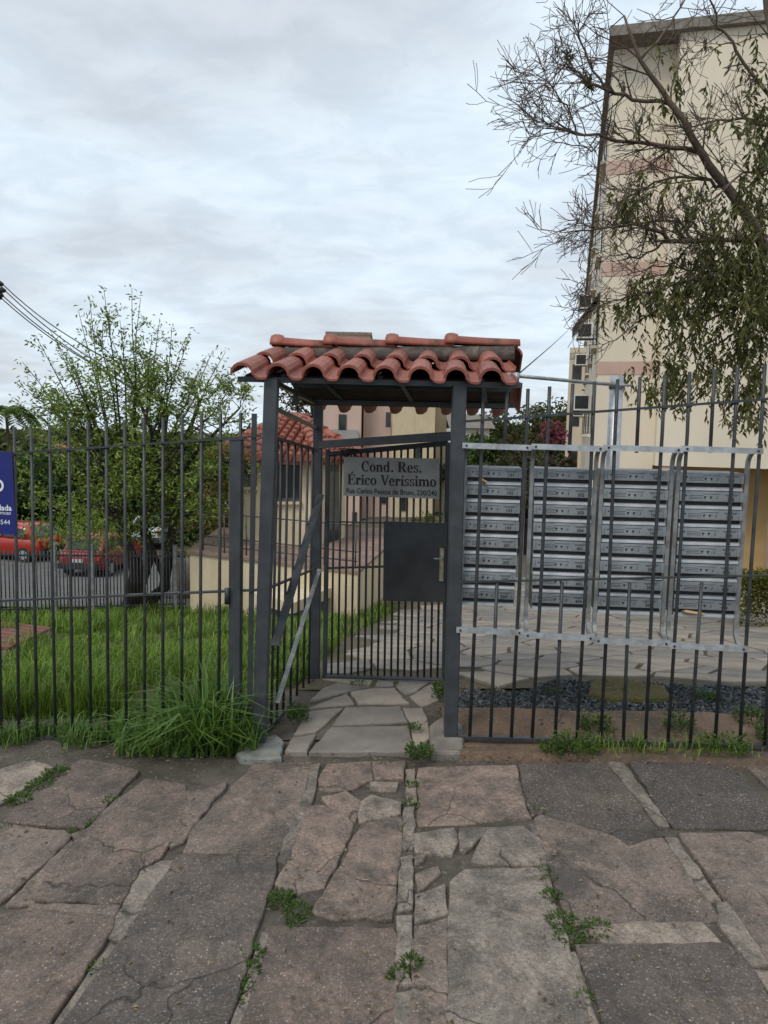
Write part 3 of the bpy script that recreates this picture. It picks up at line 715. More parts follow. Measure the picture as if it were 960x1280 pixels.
# galvanised service pole with arm and insulator
sp = empty('service_pole', rfence(757, 752, .7), 'galvanised pipe pole rising behind the mailboxes with a thin arm', 'pole')
mb = MB(); pt = rfence(771, 470, .7); pbm = rfence(757, 752, .7); mb.tube([pbm, pt], .043, 16); mb.build('pole', MT['galv'], sp)
mb = MB(); q = rfence(770.5, 482, .7); mb.tube([q + Vector((0, 0, -.02)), q + Vector((0, 0, .02))], .049, 16); mb.tube([q - FN * .03 + FD * (-.05), q - FD * .0 - FN * .045, q - FN * .03 + FD * .09], .008, 6); mb.build('clamp', MT['galvdull'], sp)
tip = PY(646, 470, 4.45)
mb = MB(); mb.tube([q - FN * .045, tip], .011, 8); mb.build('arm', MT['galvdull'], sp)
mb = MB(); mb.bar(tip + Vector((-.06, 0, 0)), tip + Vector((.012, 0, .0)), .032, .04, (0, 0, 1), .006); mb.tube([tip + Vector((-.005, -.01, -.045)), tip + Vector((-.005, -.01, .02))], .012, 8)
tag(mb.build('cable_connector', MT['galv']), 'small grey cable connector at the corner of the tiled gate roof', 'connector')

# ------------------------------------------------------------------ gate canopy
FL = PG(324, 930); FR = PG(563, 924)
FLT = PY(340, 474, FL.y); FRT = PY(574, 482, FR.y)
RLp = (-.50, 5.62); RRp = (.50, 5.30)
def rear(px, py): return PP(px, py, RLp, RRp)
cano = empty('gate_canopy', (FL.x, FL.y, 0), 'dark steel gate shelter with a small red clay tile roof', 'gate shelter')
def post(a, b, w_, name='post', parent=None, mat=None):
    mb = MB(); mb.bar(a, b, w_, w_, (1, 0, 0), .006); return mb.build(name, mat or MT['post'], parent or cano)
post(FL + Vector((0, 0, -.03)), FLT, .078); post(FR + Vector((0, 0, -.02)), FRT, .08)
RLb = rear(394, 856); RLt = rear(398, 508); post(RLb + Vector((0, 0, -.03)), RLt, .072)
RRb = Vector((.52, 5.42, terr(.5, 5.4) - .02)); post(RRb, Vector((.54, 5.42, 2.1)), .06)
# roof frame
EA = PY(287, 468, 4.17); EB = PY(643, 474, 4.17); ez = (EA.z + EB.z) / 2
RA = PY(341, 449, 4.97); RBp = PY(646, 447, 4.97); rz_ = (RA.z + RBp.z) / 2
KA = PY(384, 510, 5.78); KB = PY(640, 519, 5.78); kz = (KA.z + KB.z) / 2
mb = MB(); fb = [PY(298, 474, 4.28), PY(652, 482, 4.28)]; mb.bar(fb[0], fb[1], .028, .05, (0, 0, 1)); mb.build('front_beam', MT['post'], cano)
mb = MB(); kb = [Vector((KA.x + .06, 5.52, kz + .05)), Vector((KB.x - .03, 5.52, kz + .05))]; mb.bar(kb[0], kb[1], .03, .05, (0, 0, 1)); mb.build('rear_beam', MT['post'], cano)
for t in (.16, .5, .86):
    a = fb[0].lerp(fb[1], t) + Vector((0, 0, .02)); r = Vector((RA.x, RA.y, rz_ - .07)).lerp(Vector((RBp.x, RBp.y, rz_ - .07)), t); k = kb[0].lerp(kb[1], t) + Vector((0, 0, .015))
    mb = MB(); mb.bar(a, r, .03, .03); mb.bar(r + Vector((0, .01, -.012)), k, .03, .03); mb.build('rafter', MT['post'], cano)
for f_ in (.45, .8):
    a = fb[0].lerp(Vector((RA.x + .03, RA.y, rz_ - .05)), f_); b = fb[1].lerp(Vector((RBp.x - .05, RBp.y, rz_ - .05)), f_)
    mb = MB(); mb.bar(a, b, .025, .035, (0, 0, 1)); mb.build('batten', MT['post'], cano)
    a = kb[0].lerp(Vector((RA.x + .03, RA.y, rz_ - .05)), f_); b = kb[1].lerp(Vector((RBp.x - .05, RBp.y, rz_ - .05)), f_)
    mb = MB(); mb.bar(a, b, .025, .035, (0, 0, 1)); mb.build('batten', MT['post'], cano)
mb = MB(); mb.bar(PY(345, 479, FL.y + .04), rear(397, 505), .025, .025); mb.build('brace', MT['post'], cano)
mb = MB(); mb.bar(PY(345, 511, FL.y + .04), rear(397, 536), .022, .022); mb.build('brace', MT['post'], cano)
mb = MB(); a_ = PY(370, 476, 4.9); mb.bar(a_, a_ + Vector((0, 0, -.16)), .03, .03); mb.build('hanger', MT['post'], cano)
# lintel over the gate
mb = MB(); mb.bar(rear(399, 556), PY(566, 545, 4.62), .055, .05, (0, 0, 1)); mb.build('lintel', MT['post'], cano)
# tiles
def tile_mesh(W, Ln):
    r = W * .33; prof = []
    for k in range(9):
        a = math.pi * (1 - k / 8); prof.append((W * .36 + r * math.cos(a), r * .95 * math.sin(a)))
    prof += [(W * .76, -.012), (W * .88, -.016), (W * 1.0, -.012), (W * 1.05, .004)]
    th = .013
    loop = [(x, z) for x, z in prof] + [(x, z - th) for x, z in reversed(prof)]
    # thicken inner arc properly
    inner = []
    for k in range(9):
        a = math.pi * (1 - k / 8); inner.append((W * .36 + (r - th) * math.cos(a), (r * .95 - th) * math.sin(a) - .002))
    inner += [(x, z - th) for x, z in prof[9:]]
    loop = prof + inner[::-1]
    mb = MB()
    def ring(v, s, dz): return [Vector((W * .5 + (x - W * .5) * s, v, z * s + dz)) for x, z in loop]
    mb.rings([ring(0, 1.04, 0), ring(.012, 1.05, .002), ring(Ln * .5, 1.0, 0), ring(Ln, .93, -.002)], True, True, False)
    n = len(loop)
    m = mb.mesh('roof_tile', MT['tile'])
    return m
NC = 8; WX = (EB.x - EA.x) / NC
TMesh = tile_mesh(WX, .47)
rt = random.Random(21)
def slope_tiles(o, u, v_, n, courses, rise, step, rows_):
    for r_ in range(courses):
        for c in range(n):
            base = o + u * (c * WX) + v_ * (r_ * step) + n_up(u, v_) * (r_ * rise)
            M = Matrix.Translation(base) @ Matrix((u.normalized(), v_, n_up(u, v_))).transposed().to_4x4() @ Matrix.Rotation(rt.gauss(0, .016), 4, 'Z') @ Matrix.Rotation(-.006 + rt.gauss(0, .006), 4, 'X')
            inst(TMesh, 'roof_tile', M, cano)
def n_up(u, v): return u.normalized().cross(v).normalized()
ux = Vector((1, 0, 0))
vf = (Vector((RA.x, RA.y, rz_)) - Vector((EA.x, EA.y, ez))); vlen = vf.length; vf.normalize()
slope_tiles(Vector((EA.x, EA.y, ez)), ux, vf, NC, 2, .010, vlen - .47 + .05, 0)
# rear slope: built looking the other way
vr = (Vector((RBp.x, RBp.y, rz_)) - Vector((KB.x + .06, KB.y, kz))); vrl = vr.length; vr.normalize()
slope_tiles(Vector((KB.x + .06, KB.y, kz + .01)), Vector((-1, 0, 0)), vr, NC, 2, .010, vrl - .47 + .05, 0)
# added boards, dark brown to put shade under the tiles and behind the arches
MT['board'] = worn('roof_underside_shade', (.03, .02, .015), (.06, .04, .03), 6, .85)
for s_, (e0, e1_, sg_) in enumerate(((EA, EB, 1), (KA, KB, -1))):
    ezz = ez if s_ == 0 else kz
    for k in range(4):
        t0 = .22 + k * .195; t1 = t0 + .185
        q = [Vector((e0.x + .03, e0.y, ezz)).lerp(Vector((RA.x + .03, RA.y, rz_)), t0), Vector((e1_.x - .03, e1_.y, ezz)).lerp(Vector((RBp.x - .03, RBp.y, rz_)), t0),
             Vector((e1_.x - .03, e1_.y, ezz)).lerp(Vector((RBp.x - .03, RBp.y, rz_)), t1), Vector((e0.x + .03, e0.y, ezz)).lerp(Vector((RA.x + .03, RA.y, rz_)), t1)]
        mb = MB(); mb.rings([[v + Vector((0, 0, -.042)) for v in q], [v + Vector((0, 0, -.03)) for v in q]]); mb.build('shade_board', MT['board'], cano)
# ridge
brk = [346, 412, 489, 563, 645]
def rp(px, dy=0): return PY(px, 436 - (px - 346) * .008 + dy, 4.97)
for i in range(4):
    a = rp(brk[i] - 2, -3); b = rp(brk[i + 1], 0); d = (b - a); ln = d.length; d.normalize()
    rr = [(-.03, .045), (-.022, .066), (0.0, .075), (.03, .075), (.055, .068), (.06, .056), (ln * .6, .053), (ln + .02, .050)]
    loops = []
    up_ = Vector((0, 0, 1)); sdv = d.cross(up_).normalized()
    for s_, r_ in rr:
        q = a + d * s_ + Vector((0, 0, .0 if s_ > .06 else .004))
        loop = [q + sdv * (r_ * math.cos(t)) + up_ * (r_ * math.sin(t)) for t in [math.pi * k / 10 for k in range(11)]]
        loop += [q + sdv * ((r_ - .012) * math.cos(t)) + up_ * ((r_ - .012) * math.sin(t)) for t in [math.pi * (10 - k) / 10 for k in range(11)]]
        loops.append(loop)
    mb = MB(); mb.rings(loops, True, True, True); mb.build('ridge_tile', MT['tile'], cano, org=tuple(a))
mb = MB(); a = rp(350, 6); b = rp(641, 6); lo = []
nseg = 40
for k in range(nseg + 1):
    q = a.lerp(b, k / nseg); j = lambda s: .008 * noise.noise(Vector((k * .9, s, 2)))
    lo.append([q + Vector((0, -.085 + j(1), -.06)), q + Vector((0, -.07 + j(2), .0 + j(5))), q + Vector((0, -.045, .035)), q + Vector((0, .045, .035)), q + Vector((0, .07 + j(3), 0)), q + Vector((0, .085 + j(4), -.06))])
mb.rings(lo, True, True, True); mb.build('ridge_mortar', MT['ridgemortar'] if 'ridgemortar' in MT else worn('mossy_ridge_mortar', (.05, .042, .036), (.12, .095, .08), 14, .95, bmp=.7, bscale=30, stain=(.2, .14, .11), stain_scale=9), cano)

# left side panel of the shelter
def side(px, py):
    return PP(px, py, (FL.x, FL.y), RLp)
panel = empty('side_panel', side(340, 920), 'narrow dark picket panel closing the side of the gate shelter', 'fence panel')
rail([side(343, 547), side(396, 563)], panel, .02, .02); rail([side(338, 734), side(393, 711)], panel, .02, .014); rail([side(333, 913), side(392, 850)], panel, .02, .024)
for k, (xb, yb, xt, yt) in enumerate([(339, 912, 347, 548), (346, 904, 352, 549), (354, 894, 360, 552), (363, 886, 369, 555), (371, 877, 377, 558), (379, 868, 385, 560), (386, 861, 391, 562)]):
    picket([side(xb, yb), side(xt, yt)], panel, .009)
mb = MB(); mb.bar(side(396, 618) + Vector((.03, -.02, 0)), side(338, 806) + Vector((.03, -.02, 0)), .055, .008); mb.build('brace', MT['post'], panel)
mb = MB(); mb.bar(side(394, 712) + Vector((.03, .02, 0)), side(340, 880) + Vector((.03, .02, 0)), .03, .006); mb.build('brace', MT['galvdull'], panel)

# ------------------------------------------------------------------ gate
gate = empty('metal_gate', rear(404, 846), 'closed dark steel pedestrian gate of thin vertical bars with a lock plate', 'gate')
gst = lambda a, b, w_, nm='frame_bar': post(a, b, w_, nm, gate)
gst(rear(406, 846), rear(410, 562), .035); gst(rear(555, 850), rear(560, 553), .035)
gst(rear(404, 845), rear(557, 849), .03); gst(rear(408, 568), rear(560, 554), .034)
rail([rear(406, 710), rear(557, 706)], gate, .02, .016, 'cross_rail'); rail([rear(408, 652), rear(558, 655)], gate, .018, .01, 'cross_rail')
for k in range(17):
    t = (k + 1) / 18; xb = 406 + 149 * t; xt = 410 + 150 * t
    picket([rear(xb, 846), rear(xt, 565 - 12 * t)], gate, .0085)
GD = Vector((RRp[0] - RLp[0], RRp[1] - RLp[1], 0)).normalized(); GN = Vector((-GD.y, GD.x, 0))
def front_of(p, o): return p - GN * o
c = [front_of(rear(*q), .025) for q in ((481, 651), (560, 653), (557, 752), (480, 750))]
mb = MB(); mb.rings([[v + GN * .02 for v in c], c], True, True); lock = mb.build('lock_plate', MT['plate'], gate)
a = front_of(rear(554, 684), .035); b = front_of(rear(553, 725), .035)
mb = MB(); mb.bar(a, b, .034, .014, GD, .004); hd = mb.build('lock', MT['brass'], gate)
mb = MB(); q = a.lerp(b, .3) - GN * .008; mb.tube([q, q - GN * .035], .011, 10); mb.tube([q - GN * .03, q - GN * .03 - GD * .05 + Vector((0, 0, -.004))], .007, 8); mb.build('handle', MT['galv'], gate)
mb = MB(); rg = random.Random(9); base = rear(430, 566)
for k in range(7):
    pts_ = [front_of(rear(418 + rg.uniform(0, 32), 561 + rg.uniform(0, 12)), rg.uniform(0, .05)) for _ in range(4)]; mb.tube(pts_, .006, 5)
tag(mb.build('tangled_wire', MT['bar']), 'tangle of dark wire tied to the top of the gate above the sign', 'wire')

# name sign, serif lettering made of strokes
def ell(cx_, cy_, rx, ry, tx, ty, a0, a1, n=20):
    out = []
    for k in range(n):
        t0 = R(a0 + (a1 - a0) * k / n); t1 = R(a0 + (a1 - a0) * (k + 1) / n)
        P_ = lambda t, i: (cx_ + (rx - tx * i) * math.cos(t), cy_ + (ry - ty * i) * math.sin(t))
        out.append([P_(t0, 1), P_(t0, 0), P_(t1, 0), P_(t1, 1)])
    return out
def rc(x0, x1, y0, y1): return [(x0, y0), (x1, y0), (x1, y1), (x0, y1)]
def dot(cx_, cy_, r): return [[(cx_ + r * math.cos(k * .5236), cy_ + r * math.sin(k * .5236)) for k in range(12)]][0]
ACC = lambda x: [(x, .54), (x + .06, .54), (x + .17, .70), (x + .06, .70)]
GL = {
 'C': (.66, ell(.34, .34, .31, .36, .14, .045, 42, 318, 26) + [rc(.53, .58, .42, .68)]),
 'o': (.52, ell(.25, .23, .23, .25, .12, .04, 0, 360, 26)),
 'n': (.58, [rc(.06, .19, 0, .46), rc(0, .25, 0, .035), rc(0, .19, .425, .46), rc(.36, .49, 0, .3), rc(.30, .55, 0, .035)] + ell(.33, .28, .16, .19, .13, .05, 0, 150, 12)),
 'd': (.58, ell(.22, .23, .20, .25, .12, .04, 40, 320, 20) + [rc(.32, .45, 0, .68), rc(.25, .45, .645, .68), rc(.45, .52, 0, .035)]),
 '.': (.26, [dot(.11, .06, .075)]),
 'R': (.74, [rc(.08, .23, 0, .68), rc(0, .32, 0, .035), rc(0, .34, .645, .68), rc(.23, .34, .32, .36), [(.30, .34), (.43, .34), (.66, .0), (.50, .0)], rc(.5, .72, 0, .035)] + ell(.34, .5, .23, .18, .13, .04, -90, 90, 14)),
 'e': (.47, ell(.22, .23, .21, .25, .12, .045, 0, 318, 24) + [rc(.09, .42, .225, .262)]),
 's': (.42, ell(.19, .345, .15, .125, .08, .04, 20, 265, 16) + ell(.20, .125, .165, .135, .085, .042, -160, 88, 16) + [rc(.32, .35, .32, .47), rc(.03, .06, -.005, .15)]),
 'E': (.68, [rc(.08, .23, 0, .68), rc(0, .58, .64, .68), rc(0, .60, 0, .04), rc(.23, .42, .33, .37), rc(.535, .58, .5, .68), rc(.555, .60, 0, .2), rc(.385, .425, .25, .45), [(.26, .72), (.34, .72), (.48, .87), (.35, .87)]]),
 'r': (.44, [rc(.06, .19, 0, .46), rc(0, .27, 0, .035), rc(0, .19, .425, .46), dot(.335, .375, .078)] + ell(.32, .30, .15, .165, .05, .05, 85, 175, 6)),
 'i': (.29, [rc(.07, .20, 0, .46), rc(0, .27, 0, .035), rc(0, .20, .425, .46), dot(.135, .60, .078)]),
 'I': (.29, [rc(.07, .20, 0, .46), rc(0, .27, 0, .035), rc(0, .20, .425, .46), ACC(.1)]),
 'c': (.46, ell(.23, .23, .21, .25, .12, .045, 48, 315, 22) + [dot(.36, .36, .07)]),
 'V': (.72, [[(.06, .68), (.22, .68), (.44, .0), (.35, .0)], [(.35, 0), (.41, 0), (.66, .68), (.60, .68)], rc(0, .29, .645, .68), rc(.52, .74, .645, .68)]),
 'm': (.88, [rc(.06, .19, 0, .46), rc(0, .25, 0, .035), rc(0, .19, .425, .46), rc(.36, .49, 0, .3), rc(.30, .55, 0, .035), rc(.66, .79, 0, .3), rc(.6, .85, 0, .035)] + ell(.33, .28, .16, .19, .13, .05, 0, 150, 12) + ell(.63, .28, .16, .19, .13, .05, 0, 150, 12)),
 ' ': (.28, [])}
s4 = [front_of(rear(*q), .05) for q in ((433, 571), (551, 573), (551, 623), (432, 619))]
sign = empty('name_sign', s4[3], 'grey metal name sign with black lettering hung on the gate', 'sign')
mb = MB(); mb.rings([[v + GN * .006 for v in s4], s4], True, True); mb.build('board', MT['signsteel'], sign)
def sg(u, v):        # u 0..1 right, v 0..1 down
    return s4[0].lerp(s4[1], u).lerp(s4[3].lerp(s4[2], u), v) - GN * .0022
swid = (s4[1] - s4[0]).length; shei = (s4[3] - s4[0]).length
def serif_line(txt, u0, u1, vbase, vcap):
    tot = sum(GL[c][0] for c in txt); mb = MB(); x = 0; i_ = 0
    for ch in txt:
        w_, polys = GL[ch]
        for pl in polys:
            i_ += 1
            for ox in (-.014, .014): mb.poly([sg(u0 + (u1 - u0) * (x + a + ox) / tot, vbase + (vcap - vbase) * b / .68) - GN * (.00012 * (i_ % 5) + (.0001 if ox > 0 else 0)) for a, b in pl])
        x += w_
    return mb.build('lettering', MT['ink'], sign)
serif_line('Cond. Res.', .19, .83, .36, .10); serif_line('Erico VerIssimo', .045, .975, .70, .44)
vs, fs = font_mesh('Rua Carlos Pessoa de Brum, 230/240', 1.0, bold=.012)
wx = max(v[0] for v in vs); mb = MB(); add_flat(mb, vs, fs, lambda x, y: sg(.03 + .95 * x / wx, .925 - y * .19)); mb.build('lettering', MT['ink'], sign)
for u, v in ((.02, .06), (.98, .06), (.02, .94), (.98, .94)):
    q = sg(u, v); mb = MB(); mb.tube([q, q - GN * .004], .005, 8); mb.build('rivet', MT['galvdull'], sign)

# ------------------------------------------------------------------ left fence
LA = PG(302, 922); LB = Vector((PY(0, 925, 4.36).x, 4.36, 0))
def lf(px, py, off=0.0):
    d = Vector((LB.x - LA.x, LB.y - LA.y, 0)).normalized(); n = Vector((d.y, -d.x, 0)) * off
    return PP(px, py, (LA.x + n.x, LA.y + n.y), (LB.x + n.x, LB.y + n.y))
lfe = empty('metal_fence', (LA.x, LA.y, terr(LA.x, 4.4)), 'dark picket fence in front of the lawn and the bushy tree', 'fence')
tops = [-54, -30, -6, 18, 39, 62, 86, 110, 133, 156, 180, 204, 228, 252, 276, 301]
bots = [-42, -20, 2, 24, 47, 70, 91, 114, 136, 158, 181, 204, 227, 250, 273, 298]
for a, b in zip(tops, bots):
    yt = 534 - (a - 18) * .065; yb = 922
    picket([lf(b, yb), lf((a + b) / 2 + rj.uniform(-.7, .7), 735), lf(a, yt)], lfe, .0098)
mb = MB(); mb.bar(lf(312, 905), lf(318, 517), .03, .012, (1, 0, 0)); mb.build('picket', MT['post'], lfe)
post(lf(294, 925), lf(296, 549), .073, 'post', lfe)
mb = MB(); mb.bar(lf(285, 549), lf(307, 548), .012, .085, (0, 0, 1)); mb.build('post_cap', MT['post'], lfe)
rail([lf(-60, 572), lf(326, 545)], lfe, .03, .012); rail([lf(-60, 753), lf(328, 737)], lfe, .03, .012); rail([lf(-60, 924), lf(150, 922)], lfe, .03, .022)
mb = MB(); mb.tube([lf(284, 735, -.05), lf(284, 755, -.05)], .016, 8); mb.build('hinge', MT['bar'], lfe)

# blue board on the left fence
bs = [lf(-62, 561, -.02), lf(15, 565, -.02), lf(20, 668, -.02), lf(-57, 666, -.02)]
bd = empty('blue_board', bs[3], 'blue advertising board with white lettering tied to the picket fence', 'sign')
nb = (bs[1] - bs[0]).cross(bs[3] - bs[0]).normalized()
if nb.y > 0: nb = -nb
mb = MB(); mb.rings([[v - nb * .006 for v in bs], bs], True, True); mb.build('board', MT['blue'], bd)
def bg_(u, v): return bs[0].lerp(bs[1], u).lerp(bs[3].lerp(bs[2], u), v) + nb * .002
def btext(t, u1, v, size, bold=.0):
    vs, fs = font_mesh(t, 1, 'RIGHT', bold=bold); mb = MB(); add_flat(mb, vs, fs, lambda x, y: bg_(u1 + x * size, v - y * size * .78)); mb.build('lettering', MT['white'], bd)
btext('ndada', .955, .71, .125, .02); btext('rmuas', .94, .76, .085); btext('8544', .92, .88, .105)
mb = MB()
for q in ell(.76, .41, .085, .075, .035, .03, 0, 360, 24): mb.poly([bg_(a, b) for a, b in q])
mb.build('emblem', MT['white'], bd)

# ------------------------------------------------------------------ red oxide cover on the lawn
cp = [PT(-40, 800, .12), PT(8, 820, .12), PT(66, 783, .12), PT(-10, 778, .12)]
zc = terr(cp[0].x, cp[0].y) + .16
cv = empty('inspection_cover', (cp[0].x, cp[0].y, zc - .2), 'slatted rust red metal cover on a low concrete box in the lawn', 'cover')
c3 = [Vector((PT(a, b).x, PT(a, b).y, 0)) for a, b in ((-60, 812), (10, 826), (66, 796), (0, 786))]
for c_ in c3: c_.z = terr(c_.x, c_.y)
mb = MB(); mb.rings([[v + Vector((0, 0, -.1)) for v in c3], [v + Vector((0, 0, .09)) for v in c3]], True, True); mb.build('concrete_rim', MT['concrete'], cv)
for k in range(7):
    t0, t1 = k / 7 + .008, (k + 1) / 7 - .012
    q = [c3[0].lerp(c3[3], t0), c3[1].lerp(c3[2], t0), c3[1].lerp(c3[2], t1), c3[0].lerp(c3[3], t1)]
    mb = MB(); mb.rings([[v + Vector((0, 0, .095)) for v in q], [v + Vector((0, 0, .125)) for v in q]], True, True); mb.build('slat', MT['rust'], cv)

# ------------------------------------------------------------------ grass
def blades(name, mat, spots, label, seed):
    rg = random.Random(seed); mb = MB()
    for (x, y, z, h, wd, lean) in spots:
        a = rg.uniform(0, 6.283); d = Vector((math.cos(a), math.sin(a), 0)); sdv = Vector((-d.y, d.x, 0)) * wd * .5
        p0 = Vector((x, y, z)); p1 = p0 + d * lean * h * .35 + Vector((0, 0, h * .6)); p2 = p0 + d * lean * h + Vector((0, 0, h * (1 - .35 * lean)))
        b = len(mb.v); mb.v += [tuple(p0 - sdv), tuple(p0 + sdv), tuple(p1 - sdv * .8), tuple(p1 + sdv * .8), tuple(p2)]
        mb.f += [(b, b + 1, b + 3, b + 2), (b + 2, b + 3, b + 4)]; mb.sm += [True, True]
    o = mb.build(name, mat); struct(o, 'stuff', label); o['category'] = 'grass'; return o
rg = random.Random(31); spots = []
def lawn_ok(x, y):
    if y < 4.66: return False
    if x > left_edge(max(y, 5.0)) - .06 and y > 5.5: return False
    if y <= 5.75 and x > -.78 + (y - 4.4) * .17: return False
    return True
while len(spots) < 44000:
    y = 4.62 + (rg.random() ** 1.6) * 9.4; x = rg.uniform(-.62 * y - .3, .25 * y * .2 + .3)
    if not lawn_ok(x, y): continue
    den = .12 + .88 * sm(-.3, .3, nz(x, y, 2.2))
    if rg.random() > den: continue
    hh = rg.uniform(.04, .17) * (1.05 + .9 * nz(x, y, .9) + .6 * nz(x, y, 3.3)) * (1.25 if y < 6 else 1) * (1 + .05 * (y - 5))
    spots.append((x, y, terr(x, y) - .005, max(.04, hh), rg.uniform(.005, .009) * (1 + .10 * (y - 4.6)), rg.uniform(.15, .8)))
blades('lawn_grass', MT['grass'], spots, 'green lawn grass sloping down behind the picket fence', 1)
spots = []
for _ in range(1500):        # tall overhanging grass by the gate post
    px = rg.gauss(238, 46); p = PG(max(150, min(318, px)), rg.uniform(905, 945))
    f_ = math.exp(-((px - 262) / 48) ** 2)
    spots.append((p.x, p.y, terr(p.x, p.y) - .01, rg.uniform(.08, .28) + .42 * f_ * rg.random() ** 2, rg.uniform(.008, .02), rg.uniform(.15, 1.35)))
for _ in range(2600):
    px = rg.uniform(-120, 300); p = PG(px, rg.gauss(921, 8))
    if nz(p.x, p.y, 3.1) < -.08 + .2 * rg.random(): continue
    spots.append((p.x, p.y, terr(p.x, p.y) - .01, rg.uniform(.04, .17), rg.uniform(.005, .01), rg.uniform(.3, 1.1)))
blades('tall_grass', MT['tallgrass'], spots, 'long green grass spilling under the fence beside the gate post', 2)

# broad leaf weeds
def weed(p, r, n, ll, name, label, group, seed, mat='weed', stemh=.05):
    rg = random.Random(seed); mb = MB()
    for _ in range(n):
        a = rg.uniform(0, 6.283); rr_ = r * math.sqrt(rg.random()); q = Vector((p.x + rr_ * math.cos(a), p.y + rr_ * math.sin(a), p.z + rg.uniform(0, stemh)))
        d = Vector((math.cos(a) * rg.uniform(.3, 1), math.sin(a) * rg.uniform(.3, 1), rg.uniform(.05, .9)))
        mb.leaf(q, d, ll * rg.uniform(.6, 1.3), ll * rg.uniform(.28, .5), Vector((rg.gauss(0, .3), rg.gauss(0, .3), 1)))
    o = mb.build(name, MT[mat], None, org=tuple(p)); tag(o, label, 'weed', group); return o
wi = 0
for (px, py, r, n, ll, sh) in [(352, 1124, .045, 130, .018, .02), (372, 1138, .05, 90, .016, .02), (370, 1150, .03, 60, .014, .01), (318, 1190, .035, 90, .016, .012), (312, 1212, .035, 90, .016, .012), (304, 1232, .03, 90, .014, .01), (296, 1248, .03, 50, .014, .01),
                               (124, 1208, .03, 60, .014, .01), (497, 1218, .03, 70, .018, .02), (515, 1205, .03, 80, .018, .025), (512, 1005, .04, 60, .016, .012), (507, 1035, .03, 40, .014, .01), (515, 980, .03, 60, .016, .015), (688, 1098, .03, 50, .014, .01), (690, 1118, .035, 70, .015, .012), (702, 1150, .05, 130, .016, .015), (712, 1172, .05, 110, .016, .012),
                               (744, 1160, .05, 110, .016, .012), (676, 1012, .035, 60, .016, .012), (730, 1245, .025, 40, .014, .01), (70, 965, .06, 130, .02, .012), (50, 980, .06, 120, .02, .012), (25, 998, .06, 120, .02, .012), (8, 1040, .05, 70, .016, .01), (140, 1000, .04, 70, .016, .01), (120, 1028, .04, 70, .016, .01), (95, 1040, .04, 50, .014, .01), (680, 1085, .02, 40, .013, .01)]:
    wi += 1; p = PG(px, py); p.z -= .012
    weed(p, r * 1.1, int(n * 1.6), ll * 1.15, 'weed_tuft', 'small green weed tuft growing in a joint between sidewalk slabs', 'weeds in the sidewalk joints', wi, stemh=sh)
for (px, py, r, n, ll, sh, lab) in [(524, 946, .07, 240, .03, .05, 'leafy green weed at the threshold of the gate path'), (372, 900, .06, 260, .03, .08, 'leafy green weed beside the foot of the side panel'),
                                    (550, 872, .05, 200, .03, .10, 'upright green weed behind the gate post footing'), (518, 912, .035, 90, .022, .03, 'small weed between the path flagstones'),
                                    (448, 856, .06, 110, .02, .02, 'low weeds in the path joint under the gate')]:
    wi += 1; weed(PT(px, py, .03), r, n, ll, 'weed_plant', lab, None, wi, stemh=sh)
for (px, py, r, n, ll, sh) in [(718, 938, .13, 380, .03, .07), (745, 916, .10, 300, .03, .10), (797, 936, .05, 90, .028, .04), (848, 914, .08, 220, .03, .10), (905, 936, .13, 260, .03, .07), (940, 905, .10, 240, .035, .08), (690, 940, .06, 140, .03, .05), (880, 875, .08, 160, .03, .04), (775, 862, .12, 240, .03, .03), (690, 868, .06, 100, .025, .03), (968, 930, .1, 260, .035, .09), (614, 868, .04, 80, .022, .03)]:
    wi += 1; weed(PT(px, py, .03), r, n, ll, 'weed_clump', 'green weed clump growing along the mailbox fence by the gravel', 'weeds along the mailbox fence', wi, stemh=sh)
spots = []
for _ in range(420):
    p = PT(rg.choice([735, 905, 722, 790, 860]) + rg.gauss(0, 22), rg.gauss(938, 5), .02); spots.append((p.x, p.y, p.z, rg.uniform(.03, .10), .006, rg.uniform(.2, .9)))
blades('verge_grass', MT['grass'], spots, 'thin grass along the foot of the mailbox fence', 3)

# fallen leaves and crumbs of earth
mb = MB(); rg = random.Random(64)
for _ in range(900):
    px, py = (rg.uniform(-60, 1000), rg.gauss(947, 7)) if rg.random() < .55 else (rg.choice([225, 150, 370, 510, 545, 690, 835, 900, 60, 440, 760]) + rg.gauss(0, 22), rg.uniform(960, 1280))
    p = PG(px, py); p.z += .004 + rg.uniform(0, .004); a = rg.uniform(0, 6.28)
    mb.leaf(p, Vector((math.cos(a), math.sin(a), rg.uniform(-.05, .25))), rg.uniform(.008, .03), rg.uniform(.005, .014), Vector((rg.gauss(0, .3), rg.gauss(0, .3), 1)), .3)
MT['litter'] = leafmat('dry_leaf_litter', (.07, .045, .025), (.16, .11, .06), (.26, .20, .13), .1)
o = mb.build('leaf_litter', MT['litter']); struct(o, 'stuff', 'dry leaf litter and crumbs lying on the sidewalk'); o['category'] = 'litter'
mb = MB()
for _ in range(5200):
    y = 4.7 + (rg.random() ** 1.4) * 8; x = rg.uniform(-.6 * y - .2, .3)
    if not lawn_ok(x, y) or nz(x + 3, y, 1.3) < .05: continue
    a = rg.uniform(0, 6.28); mb.leaf(Vector((x, y, terr(x, y) + rg.uniform(.02, .11))), Vector((math.cos(a), math.sin(a), rg.uniform(0, .8))), rg.uniform(.02, .06), rg.uniform(.012, .03))
o = mb.build('lawn_weeds', MT['weed']); struct(o, 'stuff', 'broad leaved weeds scattered through the lawn'); o['category'] = 'weeds'

